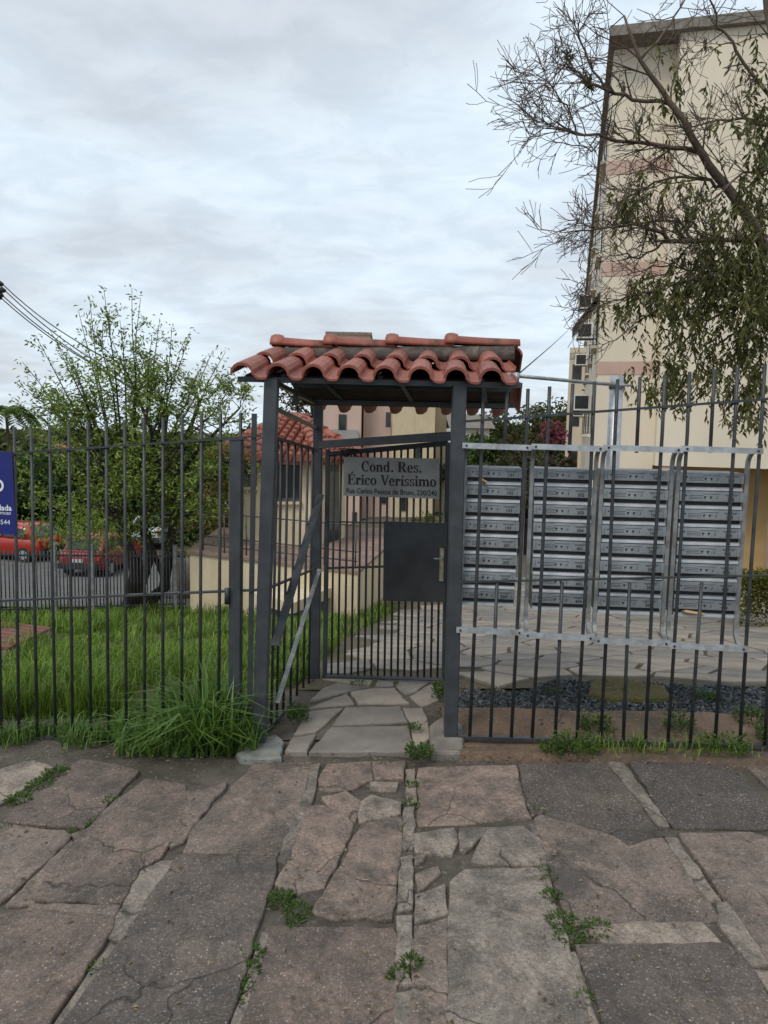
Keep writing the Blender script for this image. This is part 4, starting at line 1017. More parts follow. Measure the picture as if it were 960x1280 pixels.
# ------------------------------------------------------------------ trees
def grow(mb, leaves, p, d, ln, r, depth, rg, spread=.6, up=.12, leafd=1, nch=(2, 4), wig=.18, minr=.003, sides=6):
    pts_ = [p.copy()]; rad = [r]; n = max(3, int(ln / .18)); dd = d.normalized()
    for k in range(n):
        dd = (dd + Vector((rg.gauss(0, wig), rg.gauss(0, wig), rg.gauss(0, wig) + up * .3))).normalized()
        pts_.append(pts_[-1] + dd * ln / n); rad.append(max(minr, r * (1 - .62 * (k + 1) / n)))
    mb.tube(pts_, rad, sides if depth > 1 else (5 if depth == 1 else 3), cap=False)
    if depth <= leafd:
        for k in range(1, len(pts_)): leaves.append((pts_[k], dd.copy(), depth))
    if depth > 0:
        for c in range(rg.randint(*nch)):
            t = rg.uniform(.35, 1.0); idx = min(n, max(1, int(t * n))); q = pts_[idx]
            axis = Vector((rg.gauss(0, 1), rg.gauss(0, 1), rg.gauss(0, 1))).normalized()
            nd = (dd + axis * spread * rg.uniform(.7, 1.4) + Vector((0, 0, up))).normalized()
            grow(mb, leaves, q, nd, ln * rg.uniform(.55, .85), rad[idx] * rg.uniform(.55, .8), depth - 1, rg, spread, up, leafd, nch, wig, minr, sides)
# the bushy tree behind the left fence: limbs from photo points
rg = random.Random(77)
tb = PT(168, 766); TY = tb.y
ltree = empty('bushy_tree', tuple(tb), 'multi stemmed bushy green tree with dark trunks behind the picket fence', 'tree')
tk = MB(); lv = []
def limb(pxs, r0, r1, dy0, dy1, mb=tk, n=8, sides=8):
    pts_ = [PY(x, y, TY + dy0 + (dy1 - dy0) * i / (len(pxs) - 1)) for i, (x, y) in enumerate(pxs)]
    rs = [r0 + (r1 - r0) * i / (len(pxs) - 1) for i in range(len(pxs))]; mb.tube(pts_, rs, sides); return pts_, rs
stems = [limb([(158, 775), (163, 748), (170, 715), (160, 680), (142, 640), (130, 600), (120, 560), (110, 520)], .15, .03, 0, -.3),
         limb([(166, 770), (174, 735), (186, 700), (180, 660), (192, 620), (198, 590), (205, 550), (210, 510)], .13, .03, .1, .2),
         limb([(168, 775), (186, 752), (205, 735), (212, 690), (218, 640), (216, 600), (230, 560), (250, 500)], .14, .03, .2, .5),
         limb([(216, 650), (232, 620), (258, 600), (280, 592)], .05, .02, .4, .9), limb([(204, 720), (192, 690), (186, 665)], .06, .04, .2, .3),
         limb([(160, 680), (150, 620), (160, 560), (168, 500)], .06, .02, 0, .6), limb([(142, 640), (110, 590), (80, 550), (50, 520)], .05, .018, -.3, .2),
         limb([(198, 590), (190, 540), (170, 490), (150, 450)], .05, .015, .2, -.4), limb([(220, 600), (250, 560), (280, 530), (300, 510)], .05, .015, .5, .2)]
for pts_, rs in stems:
    for k in range(2, len(pts_)):
        if pts_[k].z < PY(170, 668, TY).z: continue
        for _ in range(4):
            d = Vector((rg.gauss(0, .8), rg.gauss(0, .7), rg.uniform(-.25, .9)))
            grow(tk, lv, pts_[k], d, rg.uniform(.35, .72), rs[k] * .5, 2, rg, .7, .1, 1, (2, 3), .16, .004, 5)
# long shoots at the top, one for each visible wand
for (x, y) in [(72, 430), (28, 452), (62, 412), (98, 388), (112, 370), (130, 362), (165, 360), (176, 372), (200, 398), (215, 408), (238, 415), (282, 440), (266, 438), (45, 420), (255, 452), (150, 400), (190, 420), (20, 478), (295, 470), (225, 440), (85, 440), (120, 410)]:
    bx = 165 + (x - 165) * .35; a = PY(bx, 575 + rg.uniform(-20, 20), TY + rg.uniform(-.5, .6)); b = PY(x, y, TY + rg.uniform(-.6, .6)); m = a.lerp(b, .55) + Vector((rg.gauss(0, .06), rg.gauss(0, .06), -.05))
    pts_ = [a, a.lerp(m, .5), m, m.lerp(b, .5) + Vector((rg.gauss(0, .03), 0, .02)), b]; tk.tube(pts_, [.022, .017, .012, .008, .004], 5)
    for k in range(26):
        t = .15 + .85 * k / 25; q = pts_[0].lerp(pts_[2], t / .55) if t < .55 else pts_[2].lerp(pts_[4], (t - .55) / .45)
        lv.append((q, Vector((rg.gauss(0, 1), rg.gauss(0, 1), rg.gauss(.3, .6))), 0))
        if rg.random() < .16 and t < .9:
            e = q + Vector((rg.gauss(0, .22), rg.gauss(0, .22), rg.uniform(.05, .3))); tk.tube([q, e], [.006, .003], 3)
            for _ in range(5): lv.append((q.lerp(e, rg.random()), Vector((rg.gauss(0, 1), rg.gauss(0, 1), rg.gauss(.3, .6))), 0))
tk.build('trunk', MT['bark'], ltree)
cr = MB()
for (p, d, dep) in lv:
    for _ in range(3 if dep == 0 else 3):
        o_ = Vector((rg.gauss(0, .05), rg.gauss(0, .05), rg.gauss(0, .05))); dd = (d + Vector((rg.gauss(0, .8), rg.gauss(0, .8), rg.gauss(0, .5)))).normalized()
        cr.leaf(p + o_, dd, rg.uniform(.06, .12), rg.uniform(.024, .042))
for _ in range(140):        # low sprays hanging in front of the drive
    p = PY(rg.gauss(112, 42), rg.gauss(664, 12), TY + rg.gauss(-.2, .5)); d = Vector((rg.gauss(0, .6), rg.gauss(0, .6), -1))
    for _ in range(7): cr.leaf(p + Vector((rg.gauss(0, .1), rg.gauss(0, .1), rg.gauss(0, .09))), d + Vector((rg.gauss(0, .6), rg.gauss(0, .6), rg.gauss(0, .4))), rg.uniform(.06, .12), rg.uniform(.026, .045))
for _ in range(8500):       # fill the crown's body
    a = rg.gauss(165, 68); b = rg.gauss(590, 52)
    if rg.random() < .16: b = rg.uniform(452, 530)
    if not (15 < a < 318 and 450 < b < 690) or (abs(a - 180) < 60 and b > 640 and rg.random() < .8): continue
    if nz(a * .035, b * .035, 1) < -.06: continue
    p = PY(a, b, TY + rg.gauss(.2, .7)); d = Vector((rg.gauss(0, 1), rg.gauss(0, 1), rg.gauss(0, .7)))
    for _ in range(2): cr.leaf(p + Vector((rg.gauss(0, .06), rg.gauss(0, .06), rg.gauss(0, .06))), d + Vector((rg.gauss(0, .6), rg.gauss(0, .6), rg.gauss(0, .4))), rg.uniform(.06, .12), rg.uniform(.026, .045))
cr.build('crown', MT['leafA'], ltree)

# far and middle trees: crown of leaf clumps on a limbed trunk
def clump_tree(name, label, base, h, rx, ry, rz, mat, nleaf, lsize, seed, group=None, trunk=True, low=.35, bark='bark', cat='tree'):
    rg = random.Random(seed); t = empty(name, tuple(base), label, cat, group)
    cz = base.z + h - rz; tk_ = MB()
    cl = []
    for _ in range(26):
        v = Vector((rg.gauss(0, 1), rg.gauss(0, 1), rg.gauss(0, 1))).normalized() * (rg.random() ** .4)
        cl.append((Vector((base.x + v.x * rx, base.y + v.y * ry, cz + v.z * rz)), rg.uniform(.18, .42)))
    if trunk:
        top = Vector((base.x, base.y, cz)); tk_.tube([base - Vector((0, 0, .2)), base.lerp(top, .5) + Vector((rg.gauss(0, .1 * rx), 0, 0)), top], [h * .035, h * .026, h * .012], 7)
        for c, s_ in cl[:14]:
            q = base.lerp(top, rg.uniform(.5, 1)); tk_.tube([q, q.lerp(c, .5) + Vector((0, 0, .05 * h)), c], [h * .012, h * .008, h * .004], 4)
        tk_.build('trunk', MT[bark], t)
    mb = MB()
    for k in range(nleaf):
        c, s_ = rg.choice(cl); v = Vector((rg.gauss(0, 1), rg.gauss(0, 1), rg.gauss(0, 1))); v = v.normalized() * (rg.random() ** .45)
        p = c + Vector((v.x * rx, v.y * ry, v.z * rz)) * s_
        mb.leaf(p, Vector((rg.gauss(0, 1), rg.gauss(0, 1), rg.gauss(-.1, .7))), lsize * rg.uniform(.6, 1.4), lsize * rg.uniform(.35, .7))
    mb.build('crown', MT[mat], t); return t
# hedge of trees behind the lower drive
k = 0
for (px, ptop, Y, rw, mat, lab) in [(-30, 560, 36, 3.2, 'leafC', 'dark green tree beyond the drive behind the blue board'), (45, 550, 40, 3.6, 'leafF', 'olive tree beyond the drive between the red cars'),
                                    (120, 545, 38, 3.4, 'leafC', 'dense dark tree behind the dark red hatchback'), (195, 548, 37, 3.2, 'leafF', 'olive tree behind the silver car'),
                                    (262, 552, 34, 2.8, 'leafC', 'dark green tree beside the guardhouse roof'), (80, 592, 37, 2.6, 'leafC', 'low dark shrub tree along the far side of the drive'), (0, 600, 37, 2.6, 'leafC', 'low shrub tree behind the bright red car'), (165, 600, 37, 2.4, 'leafF', 'low olive shrub tree behind the forked trunks')]:
    k += 1; tp = PY(px, ptop, Y); b = Vector((tp.x, tp.y, terr(tp.x, tp.y))); h = tp.z - b.z
    clump_tree('background_tree', lab, b, h, rw, rw * .7, h * .46, mat, 3600, .34, 200 + k, 'trees beyond the drive')
tp = PY(272, 596, 17.5); b = Vector((tp.x, tp.y, terr(tp.x, tp.y)))
clump_tree('dry_shrub', 'golden brown dry shrub beside the terrace railing', b, tp.z - b.z + .1, .95, .7, (tp.z - b.z) * .5, 'leafD', 5200, .11, 301, cat='shrub')
for (px, ptop, Y, rw, mat, lab, n_, ls) in [(398, 470, 46, 3.0, 'leafG', 'grey brown tree behind the guardhouse roof', 3000, .3), (672, 505, 62, 4.6, 'leafF', 'tall olive tree between the gate roof and the apartment block', 5200, .42),
                                            (622, 542, 40, 2.7, 'leafC', 'green round tree behind the first mailbox column', 4200, .3), (662, 545, 34, 2.0, 'leafG', 'brown green tree behind the second mailbox column', 3400, .24),
                                            (706, 520, 48, 1.4, 'leafC', 'slim dark tree against the wall of the apartment block', 1800, .26)]:
    k += 1; tp = PY(px, ptop, Y); b = Vector((tp.x, tp.y, terr(tp.x, tp.y))); h = tp.z - b.z
    clump_tree('background_tree', lab, b, h, rw, rw * .8, h * .42, mat, n_, ls, 200 + k, 'trees behind the gate')
tp = PY(692, 527, 36); b = Vector((tp.x, tp.y, terr(tp.x, tp.y)))
clump_tree('blossom_tree', 'small tree with pink blossom beside the apartment wall', b, tp.z - b.z, .75, .6, .55, 'blossom', 1500, .16, 311)
tp = PY(615, 560, 27); b = Vector((tp.x, tp.y, terr(tp.x, tp.y)))
clump_tree('green_shrub', 'dark green shrub seen over the first mailbox column', b, tp.z - b.z, 1.7, 1.2, (tp.z - b.z) * .55, 'leafC', 3000, .17, 312, cat='shrub')
tp = PY(662, 566, 26); b = Vector((tp.x, tp.y, terr(tp.x, tp.y)))
clump_tree('brown_shrub', 'brownish shrub seen over the second mailbox column', b, tp.z - b.z, 1.3, 1.0, (tp.z - b.z) * .55, 'leafG', 2600, .15, 313, cat='shrub')
tp = PY(535, 638, 24); b = Vector((tp.x, tp.y, terr(tp.x, tp.y)))
clump_tree('yellow_shrub', 'yellow green shrub seen through the gate above the lock plate', b, tp.z - b.z, .75, .6, (tp.z - b.z) * .5, 'leafE', 2200, .11, 314, cat='shrub')
tp = PY(448, 668, 20); b = Vector((tp.x, tp.y, terr(tp.x, tp.y)))
clump_tree('potted_shrub', 'small green shrub seen through the gate bars beside the ramp', b, tp.z - b.z, .4, .35, (tp.z - b.z) * .5, 'leafA', 1100, .08, 315, cat='shrub')
# clipped hedge by the entrance
rg = random.Random(55); h0 = PT(930, 786); hY = h0.y
mb = MB()
for _ in range(9000):
    x = rg.uniform(4.45, 7.4) * hY / 9.6 ; x = PY(925, 760, hY).x + rg.uniform(0, 2.6); yy = hY + rg.uniform(0, .8); zb = terr(x, yy); hh = 1.02 * hY / 9.6 * .78
    u = rg.random() ** .5; z = zb + hh * u; n_ = .08 * nz(x * 3, z * 3, 1)
    if rg.random() < .6: yy = hY + n_ + rg.uniform(-.05, .08)
    mb.leaf(Vector((x, yy, z)), Vector((rg.gauss(0, 1), rg.gauss(-.5, 1), rg.gauss(.2, .8))), rg.uniform(.035, .08), rg.uniform(.02, .045))
o = mb.build('clipped_hedge', MT['leafE'], None); tag(o, 'yellow green clipped hedge beside the mailboxes at the building entrance', 'hedge')

# palm
def palm(px, py, Y, label):
    top = PY(px, py, Y); b = Vector((top.x, top.y, terr(top.x, top.y))); t = empty('palm_tree', tuple(b), label, 'palm')
    mb = MB(); mb.tube([b, b.lerp(top, .5) + Vector((.1, 0, 0)), top], [.12, .10, .08], 8); mb.build('trunk', MT['bark2'], t)
    rg = random.Random(4); s = Y / 40
    for k in range(13):
        a = k / 13 * 6.283 + rg.uniform(-.2, .2); L_ = rg.uniform(1.5, 2.1) * s; el = rg.uniform(.1, .9); pts_ = []; mb = MB()
        for j in range(9):
            t_ = j / 8; pts_.append(top + Vector((math.cos(a) * L_ * t_, math.sin(a) * L_ * t_, L_ * (el * t_ - (el + .5) * t_ * t_))))
        mb.tube(pts_, [.03 * s * (1 - .8 * j / 8) for j in range(9)], 3)
        for j in range(1, 9):
            for sgn in (-1, 1):
                for q_ in (0, .5):
                    q = pts_[j - 1].lerp(pts_[j], q_); dr = Vector((math.cos(a) * .5 - sgn * math.sin(a), math.sin(a) * .5 + sgn * math.cos(a), -.5)); mb.leaf(q, dr, .6 * s, .16 * s, Vector((0, 0, 1)))
        mb.build('frond', MT['leafC'], t)
palm(8, 512, 44, 'palm tree with drooping fronds standing beyond the drive')

# ------------------------------------------------------------------ weeping tree on the right
rg = random.Random(123); WY = 8.6
rb = PY(1040, 600, WY); rb.z = terr(rb.x, rb.y)
wtree = empty('weeping_tree', tuple(rb), 'spreading tree with bare twigs and drooping olive leaves in front of the apartment block', 'tree')
wt = MB(); strands = []
def wl(pts, r0, r1, y0=0.0, y1=0.0, sides=6, twigs=3, tl=.5, tdepth=1, base_w=True):
    P_ = [PY(x, y, WY + y0 + (y1 - y0) * i / (len(pts) - 1) + rg.gauss(0, .03)) for i, (x, y) in enumerate(pts)]
    Q = []
    for i in range(len(P_) - 1):       # subdivide with wobble
        for k in range(3):
            q = P_[i].lerp(P_[i + 1], k / 3); Q.append(q + Vector((rg.gauss(0, .012), rg.gauss(0, .02), rg.gauss(0, .012))) if k else q)
    Q.append(P_[-1]); n = len(Q); rs = [r0 + (r1 - r0) * i / (n - 1) for i in range(n)]
    wt.tube(Q, rs, sides)
    for i in range(2, n):
        for _ in range(twigs):
            if rg.random() < .46:
                d = (Q[i] - Q[i - 1]).normalized() + Vector((rg.gauss(-.15, .7), rg.gauss(0, .6), rg.gauss(.1, .75)))
                grow(wt, [], Q[i], d, rg.uniform(.4, 1.1) * tl, max(.0045, min(.011, rs[i] * .55)), tdepth, rg, .8, .08, -1, (2, 3), .24, .0034, 4)
    return Q
wl([(1040, 640), (1030, 520), (1010, 420), (980, 345)], .21, .13, 0, 0, 10, 0)
wl([(980, 345), (945, 288), (905, 230), (878, 193), (838, 130), (800, 75), (780, 20)], .075, .012, 0, -.2, 8, 2, .8, 2)
wl([(990, 370), (985, 250), (978, 140), (968, 60), (956, -10)], .09, .03, 0, .3, 8, 2, .7, 2)
wl([(905, 232), (875, 224), (852, 221), (826, 226), (800, 236), (780, 250)], .022, .006, 0, .3, 5, 3, .7, 2)
wl([(957, 296), (922, 299), (867, 302), (837, 302), (820, 287), (790, 280), (753, 285), (728, 288), (706, 291)], .034, .006, 0, -.4, 5, 4, .55, 2)
wl([(867, 302), (850, 277), (814, 277), (776, 280), (750, 275)], .018, .005, 0, .2, 5, 3, .5, 2)
wl([(837, 302), (815, 314), (790, 322), (770, 320), (745, 330)], .015, .004, 0, .2, 5, 3, .5, 1)
wl([(960, 320), (913, 333), (884, 340), (855, 352), (817, 364), (785, 370), (755, 380), (730, 392)], .024, .005, 0, -.3, 5, 3, .5, 2)
wl([(884, 340), (850, 335), (815, 332), (780, 345)], .014, .005, 0, .3, 5, 3, .5, 1)
wl([(960, 368), (925, 381), (884, 401), (865, 420), (858, 445)], .022, .005, 0, .2, 5, 2, .4, 1)
wl([(855, 352), (830, 385), (800, 400), (770, 425), (750, 430)], .012, .004, 0, .2, 5, 3, .4, 1)
wl([(940, 400), (905, 425), (880, 450), (870, 480)], .014, .004, .1, .3, 5, 2, .35, 1)
wl([(878, 193), (840, 185), (800, 178), (757, 172), (720, 168), (690, 158), (662, 148)], .03, .005, 0, -.4, 5, 5, .6, 2)
wl([(838, 130), (790, 125), (757, 112), (730, 100), (708, 80), (690, 100), (672, 112)], .024, .004, 0, -.2, 5, 4, .55, 2)
wl([(757, 112), (735, 75), (722, 45), (735, 20), (748, -5)], .015, .004, 0, .2, 5, 4, .5, 2)
wl([(720, 168), (712, 140), (696, 118), (680, 90), (672, 70)], .012, .004, 0, 0, 5, 4, .45, 2)
wl([(757, 172), (740, 190), (715, 182), (695, 178)], .010, .004, 0, 0, 5, 3, .35, 1)
wl([(800, 75), (830, 40), (850, 10), (870, -20)], .018, .006, 0, .2, 5, 3, .6, 2)
wl([(962, 120), (930, 80), (905, 40), (890, 5), (880, -20)], .022, .006, 0, -.2, 5, 3, .6, 2)
wl([(975, 160), (940, 150), (900, 150), (860, 160), (820, 155)], .02, .005, 0, .3, 5, 3, .6, 2)
wl([(975, 210), (930, 215), (890, 250), (850, 262)], .018, .005, 0, -.3, 5, 3, .5, 2)
wl([(740, 330), (735, 345), (728, 360), (722, 378)], .007, .003, -.2, -.2, 4, 3, .3, 1)
wt.build('trunk', MT['bark2'], wtree)
wc = MB()
def strand(px, py, ln, n_):
    p = PY(px, py, WY + rg.gauss(0, .35)); d = Vector((rg.gauss(0, .25), rg.gauss(0, .25), -1)).normalized(); q = p.copy()
    for k in range(n_):
        d = (d + Vector((rg.gauss(0, .15), rg.gauss(0, .15), -.1))).normalized(); q = q + d * ln / n_
        dd = d + Vector((rg.gauss(0, .55), rg.gauss(0, .55), rg.gauss(0, .3)))
        wc.leaf(q, dd, rg.uniform(.06, .115), rg.uniform(.02, .036))
zones = [(945, 345, 22, 40, 170), (940, 405, 22, 30, 70), (878, 335, 14, 24, 34), (803, 358, 16, 14, 26), (866, 383, 14, 18, 30), (832, 470, 20, 15, 46), (812, 372, 20, 18, 18), (845, 352, 22, 12, 24), (898, 455, 26, 26, 48), (940, 480, 18, 26, 60), (946, 225, 14, 40, 60), (786, 258, 8, 12, 16), (905, 350, 22, 22, 46), (850, 410, 26, 18, 20), (925, 300, 24, 24, 40), (880, 240, 30, 26, 24), (840, 240, 26, 20, 14), (955, 150, 12, 40, 40), (890, 300, 24, 20, 20), (800, 225, 20, 10, 10), (855, 460, 40, 20, 24), (915, 100, 50, 50, 26), (850, 110, 50, 50, 18), (715, 410, 0, 0, 0), (775, 385, 18, 10, 10), (868, 335, 40, 40, 40)]
for (x, y, sx, sy, n_) in zones:
    for _ in range(n_): strand(rg.gauss(x, sx), rg.gauss(y, sy), rg.uniform(.12, .34), rg.randint(7, 15))
for (x, y) in ((711, 72), (738, 108), (734, 100)):
    for _ in range(70):
        p = PY(x + rg.gauss(0, 3), y + rg.gauss(0, 5), WY); wc.leaf(p, Vector((rg.gauss(0, 1), rg.gauss(0, 1), rg.gauss(.3, 1))), .06, .02)
wc.build('crown', MT['leafB'], wtree)

# ------------------------------------------------------------------ apartment block on the right
ang = R(14); e1 = Vector((math.cos(ang), -math.sin(ang), 0)); e2 = Vector((math.sin(ang), math.cos(ang), 0))
C0 = PY(745, 500, 21); C0.z = 0
def BM(a, b, z): return C0 + e1 * a + e2 * b + Vector((0, 0, z))
def bbox(name, a0, a1, b0, b1, z0, z1, mat, parent):
    mb = MB(); Mx = Matrix.Translation(C0) @ Matrix((e1, e2, Vector((0, 0, 1)))).transposed().to_4x4(); mb.box((a0, b0, z0), (a1, b1, z1), Mx); return mb.build(name, mat, parent)
apt = empty('apartment_block', tuple(BM(0, 0, -2.5)), 'tall cream apartment block with pink bands behind the weeping tree', 'building')
ZT = 12.1; ZO = 1.08
bbox('wall', 0, 1.6, 0, 40, -4, ZT, MT['creamtower'], apt)
bbox('wall', 1.6, 16, -.55, 40, ZO, ZT, MT['creamtower'], apt)
bbox('ground_floor_wall', 1.6, 16, .9, 38, -4, ZO - .003, MT['ochre'], apt)
bbox('roof_slab', -.15, 16.2, -.75, 40.2, ZT, ZT + .25, MT['concrete'], apt)
for z in (3.55, 6.22, 8.9): bbox('band', -.012, 1.598, -.014, 1.0, z, z + .36, MT['pinkband'], apt)
for z in (6.0, 8.68): bbox('band', 4.2, 16.05, -.565, 0, z, z + .3, MT['pinkband'], apt)
for a in (1.75, 4.6, 8.5, 12.5): bbox('column', a, a + .35, -.5, -.12, -4, ZO - .004, MT['pink'], apt)
dr = bbox('door', 3.35, 4.1, .86, .895, -2.3, .1, MT['frame'], apt); bbox('pane', 3.42, 4.03, .845, .859, -.95, .0, MT['glass'], dr)
bbox('panel', 2.5, 3.3, .86, .895, -1.2, .75, MT['white_wall'], apt)
for fl in range(4):
    for b in range(7):
        z = 1.9 + fl * 2.68; y0 = 2.0 + b * 5.2
        wn = bbox('window', -.03, -.002, y0, y0 + 1.6, z, z + 1.25, MT['frame'], apt); bbox('pane', -.036, -.031, y0 + .1, y0 + 1.5, z + .1, z + 1.15, MT['glass'], wn); bbox('sill', -.16, -.002, y0 - .1, y0 + 1.7, z - .09, z - .002, MT['creamtower'], wn)
for (b, z) in ((6.0, 5.3), (9.5, 6.9), (15.5, 5.2), (17.0, 2.8), (4.6, 2.7)):
    ac = bbox('air_conditioner', -.62, -.05, b, b + .75, z, z + .55, MT['white_wall'], apt); bbox('grille', -.56, -.12, b - .014, b - .001, z + .06, z + .49, MT['inner'], ac); bbox('bracket', -.6, -.002, b + .1, b + .16, z - .05, z - .002, MT['frame'], ac)
mb = MB(); q0, q1, q2, q3 = BM(-.01, 1.2, 6.0), BM(-.75, 1.2, 4.95), BM(-.75, 3.4, 4.95), BM(-.01, 3.4, 6.0)
mb.rings([[q0, q1, q2, q3], [v + Vector((0, 0, .05)) for v in (q0, q1, q2, q3)]]); mb.build('awning', MT['frame'], apt)
mb = MB(); mb.tube([BM(-.1, 22, 7.5), BM(-.55, 22, 7.5), BM(-.55, 22, 9.0)], .03, 5); mb.tube([BM(-.95, 22, 8.8), BM(-.1, 22, 8.9)], .02, 4); mb.build('antenna', MT['galvdull'], apt)
bbox('wing_wall', -.95, -.003, 25, 36, -4, 7.1, MT['creamtower'], apt)
for fl in range(3):
    z = -.2 + fl * 2.6; wn = bbox('window', -.75, -.2, 24.97, 24.998, z, z + 1.1, MT['frame'], apt); bbox('pane', -.7, -.25, 24.955, 24.969, z + .06, z + 1.04, MT['glass'], wn)
mb = MB()
for k in range(12):
    a = BM(-.9 + k * .08, 24.8, 6.4); mb.tube([a, a + Vector((0, 0, .35))], .012, 4)
mb.tube([BM(-.95, 24.8, 6.75), BM(0, 24.8, 6.75)], .015, 4); mb.tube([BM(-.95, 24.8, 6.4), BM(0, 24.8, 6.4)], .015, 4); mb.build('window_grille', MT['frame'], apt)
# cable from the gate roof to the block
wa = PY(650, 466, 4.5); wb = BM(-.5, 22, 8.6)
mb = MB(); mb.tube([wa.lerp(wb, k / 10) - Vector((0, 0, .12 * 4 * (k / 10) * (1 - k / 10))) for k in range(11)], .006, 4)
tag(mb.build('service_cable', MT['bar']), 'thin cable running from the gate roof to the apartment block', 'cable')

# ------------------------------------------------------------------ pink apartment block seen through the gate
PYD = 37.0
pk = empty('pink_block', tuple(PY(470, 650, PYD)), 'pink and cream apartment block seen through and above the gate', 'building')
def pbox(name, x0, x1, y0, y1, d0, d1, mat, parent=None):
    a = PY(x0, y1, PYD); b = PY(x1, y0, PYD); mb = MB(); mb.box((a.x, PYD + d0, a.z), (b.x, PYD + d1, b.z)); return mb.build(name, mat, parent or pk)
pbox('wall', 396, 453, 432, 720, 0, 9, MT['pink']); pbox('wall', 450, 500, 432, 720, 1.2, 9, MT['pink']); pbox('wall', 486.2, 548, 434, 720, .8, 9, MT['cream']); pbox('wall', 544, 566, 470, 720, 3, 9, MT['cream'])
tank = pbox('tank_room', 405, 462, 412, 431.8, 2, 5.5, MT['pink']); pbox('tank_roof', 403, 464, 409.5, 411.8, 1.8, 5.7, MT['concrete'], tank)
for (x0, x1, y0, y1, d) in [(423, 433, 518, 543, 0), (482, 489, 515, 534, .8), (423, 433, 590, 612, 0), (476, 483, 622, 632, 1.2), (520, 528, 560, 575, .8), (440, 446, 640, 660, 0), (500, 508, 622, 640, .8)]:
    wn = pbox('window', x0, x1, y0, y1, d - .06, d - .004, MT['frame']); pbox('pane', x0 + 1, x1 - 1, y0 + 1, y1 - 1, d - .075, d - .062, MT['glass'], wn)
a = PY(408, 551, PYD - .9); b = PY(449, 539, PYD - .9); mb = MB(); mb.rings([[Vector((a.x, PYD - .9, a.z)), Vector((b.x, PYD - .9, a.z + .1)), Vector((b.x - .1, PYD - .01, b.z)), Vector((a.x + .1, PYD - .01, b.z))], [Vector((a.x, PYD - .9, a.z + .06)), Vector((b.x, PYD - .9, a.z + .16)), Vector((b.x - .1, PYD - .01, b.z + .06)), Vector((a.x + .1, PYD - .01, b.z + .06))]]); mb.build('awning', MT['galvdull'], pk)
wh = empty('white_house', tuple(PY(592, 560, 58)), 'white house with a grey roof far behind the gate post', 'building')
a = PY(566, 580, 58); b = PY(612, 536, 58)
mb = MB(); mb.box((a.x, 58, a.z - 4), (b.x, 66, b.z)); mb.build('wall', MT['white_wall'], wh)
mb = MB(); mb.poly([(a.x - .4, 57.6, b.z + .02), (b.x + .4, 57.6, b.z + .02), (b.x + .4, 62, b.z + 1.2), (a.x - .4, 62, b.z + 1.2)]); mb.poly([(a.x - .4, 66.4, b.z + .02), (b.x + .4, 66.4, b.z + .02), (b.x + .4, 62, b.z + 1.2), (a.x - .4, 62, b.z + 1.2)]); mb.build('roof', MT['concrete'], wh)
fh = empty('far_house', tuple(PY(75, 570, 70)), 'small far house with an orange roof among the trees', 'building')
a = PY(62, 572, 70); b = PY(84, 560, 70)
mb = MB(); mb.box((a.x, 70, a.z - 5), (b.x, 76, b.z)); mb.build('wall', MT['pink'], fh)
mb = MB(); m_ = Vector(((a.x + b.x) / 2, 73, b.z + .75)); cs = [Vector((a.x - .3, 69.6, b.z + .01)), Vector((b.x + .3, 69.6, b.z + .01)), Vector((b.x + .3, 76.4, b.z + .01)), Vector((a.x - .3, 76.4, b.z + .01))]
for i in range(4): mb.poly([cs[i], cs[(i + 1) % 4], m_])
mb.build('roof', MT['tile'], fh)

# ------------------------------------------------------------------ terrace and guardhouse
TA = PT(238, 766); zt_ = PY(238, 688, TA.y).z
TB = CP + ray(447, 713) * ((zt_ - CP.z) / ray(447, 713).z)
foot = [Vector((TA.x, TA.y, 0)), Vector((TB.x, TB.y, 0)), Vector((TB.x + .9, TB.y + 5.2, 0)), Vector((TA.x - .2, TA.y + 4.5, 0))]
ter = empty('terrace', (TA.x, TA.y, terr(TA.x, TA.y)), 'cream rendered terrace wall with a brown tiled top beside the guardhouse', 'terrace')
mb = MB(); mb.rings([[v + Vector((0, 0, -3)) for v in foot], [v + Vector((0, 0, zt_ - .05)) for v in foot]]); mb.build('wall', MT['cream'], ter)
cf = inset(foot, -.06); mb = MB(); mb.rings([[v + Vector((0, 0, zt_ - .048)) for v in cf], [v + Vector((0, 0, zt_)) for v in cf]]); mb.build('floor_slab', MT['terrace'], ter)
lz = zt_ - .35
lp_ = [CP + ray(x, y) * ((lz - CP.z) / ray(x, y).z) for x, y in ((316, 741), (366, 754), (452, 719), (405, 707))]
mb = MB(); mb.rings([[v + Vector((0, 0, -.17)) for v in lp_], [v for v in lp_]]); mb.build('landing_slab', MT['cream'], ter)
ip = [v.lerp(sum(lp_, Vector()) / 4, .3) for v in lp_]; mb = MB(); mb.rings([[v + Vector((0, 0, -1.2)) for v in ip], [v + Vector((0, 0, -.172)) for v in ip]]); mb.build('landing_base', MT['concrete'], ter)
rp_ = MB(); dT = (foot[1] - foot[0]); 
rl = empty('terrace_railing', tuple(foot[0] + Vector((0, 0, zt_))), 'thin dark iron railing along the terrace edge', 'railing')
inn = Vector((.05, .12, 0))
for t in (.06, .2, .34, .48, .62, .8, .97):
    mb = MB(); q = foot[0].lerp(foot[1], t) + inn + Vector((0, 0, zt_)); mb.tube([q, q + Vector((0, 0, .72))], .014, 5); mb.build('post', MT['frame'], rl)
for h in (.72, .28, .12):
    mb = MB(); mb.tube([foot[0].lerp(foot[1], .05) + inn + Vector((0, 0, zt_ + h)), foot[0].lerp(foot[1], .98) + inn + Vector((0, 0, zt_ + h))], .013, 5); mb.build('rail', MT['frame'], rl)

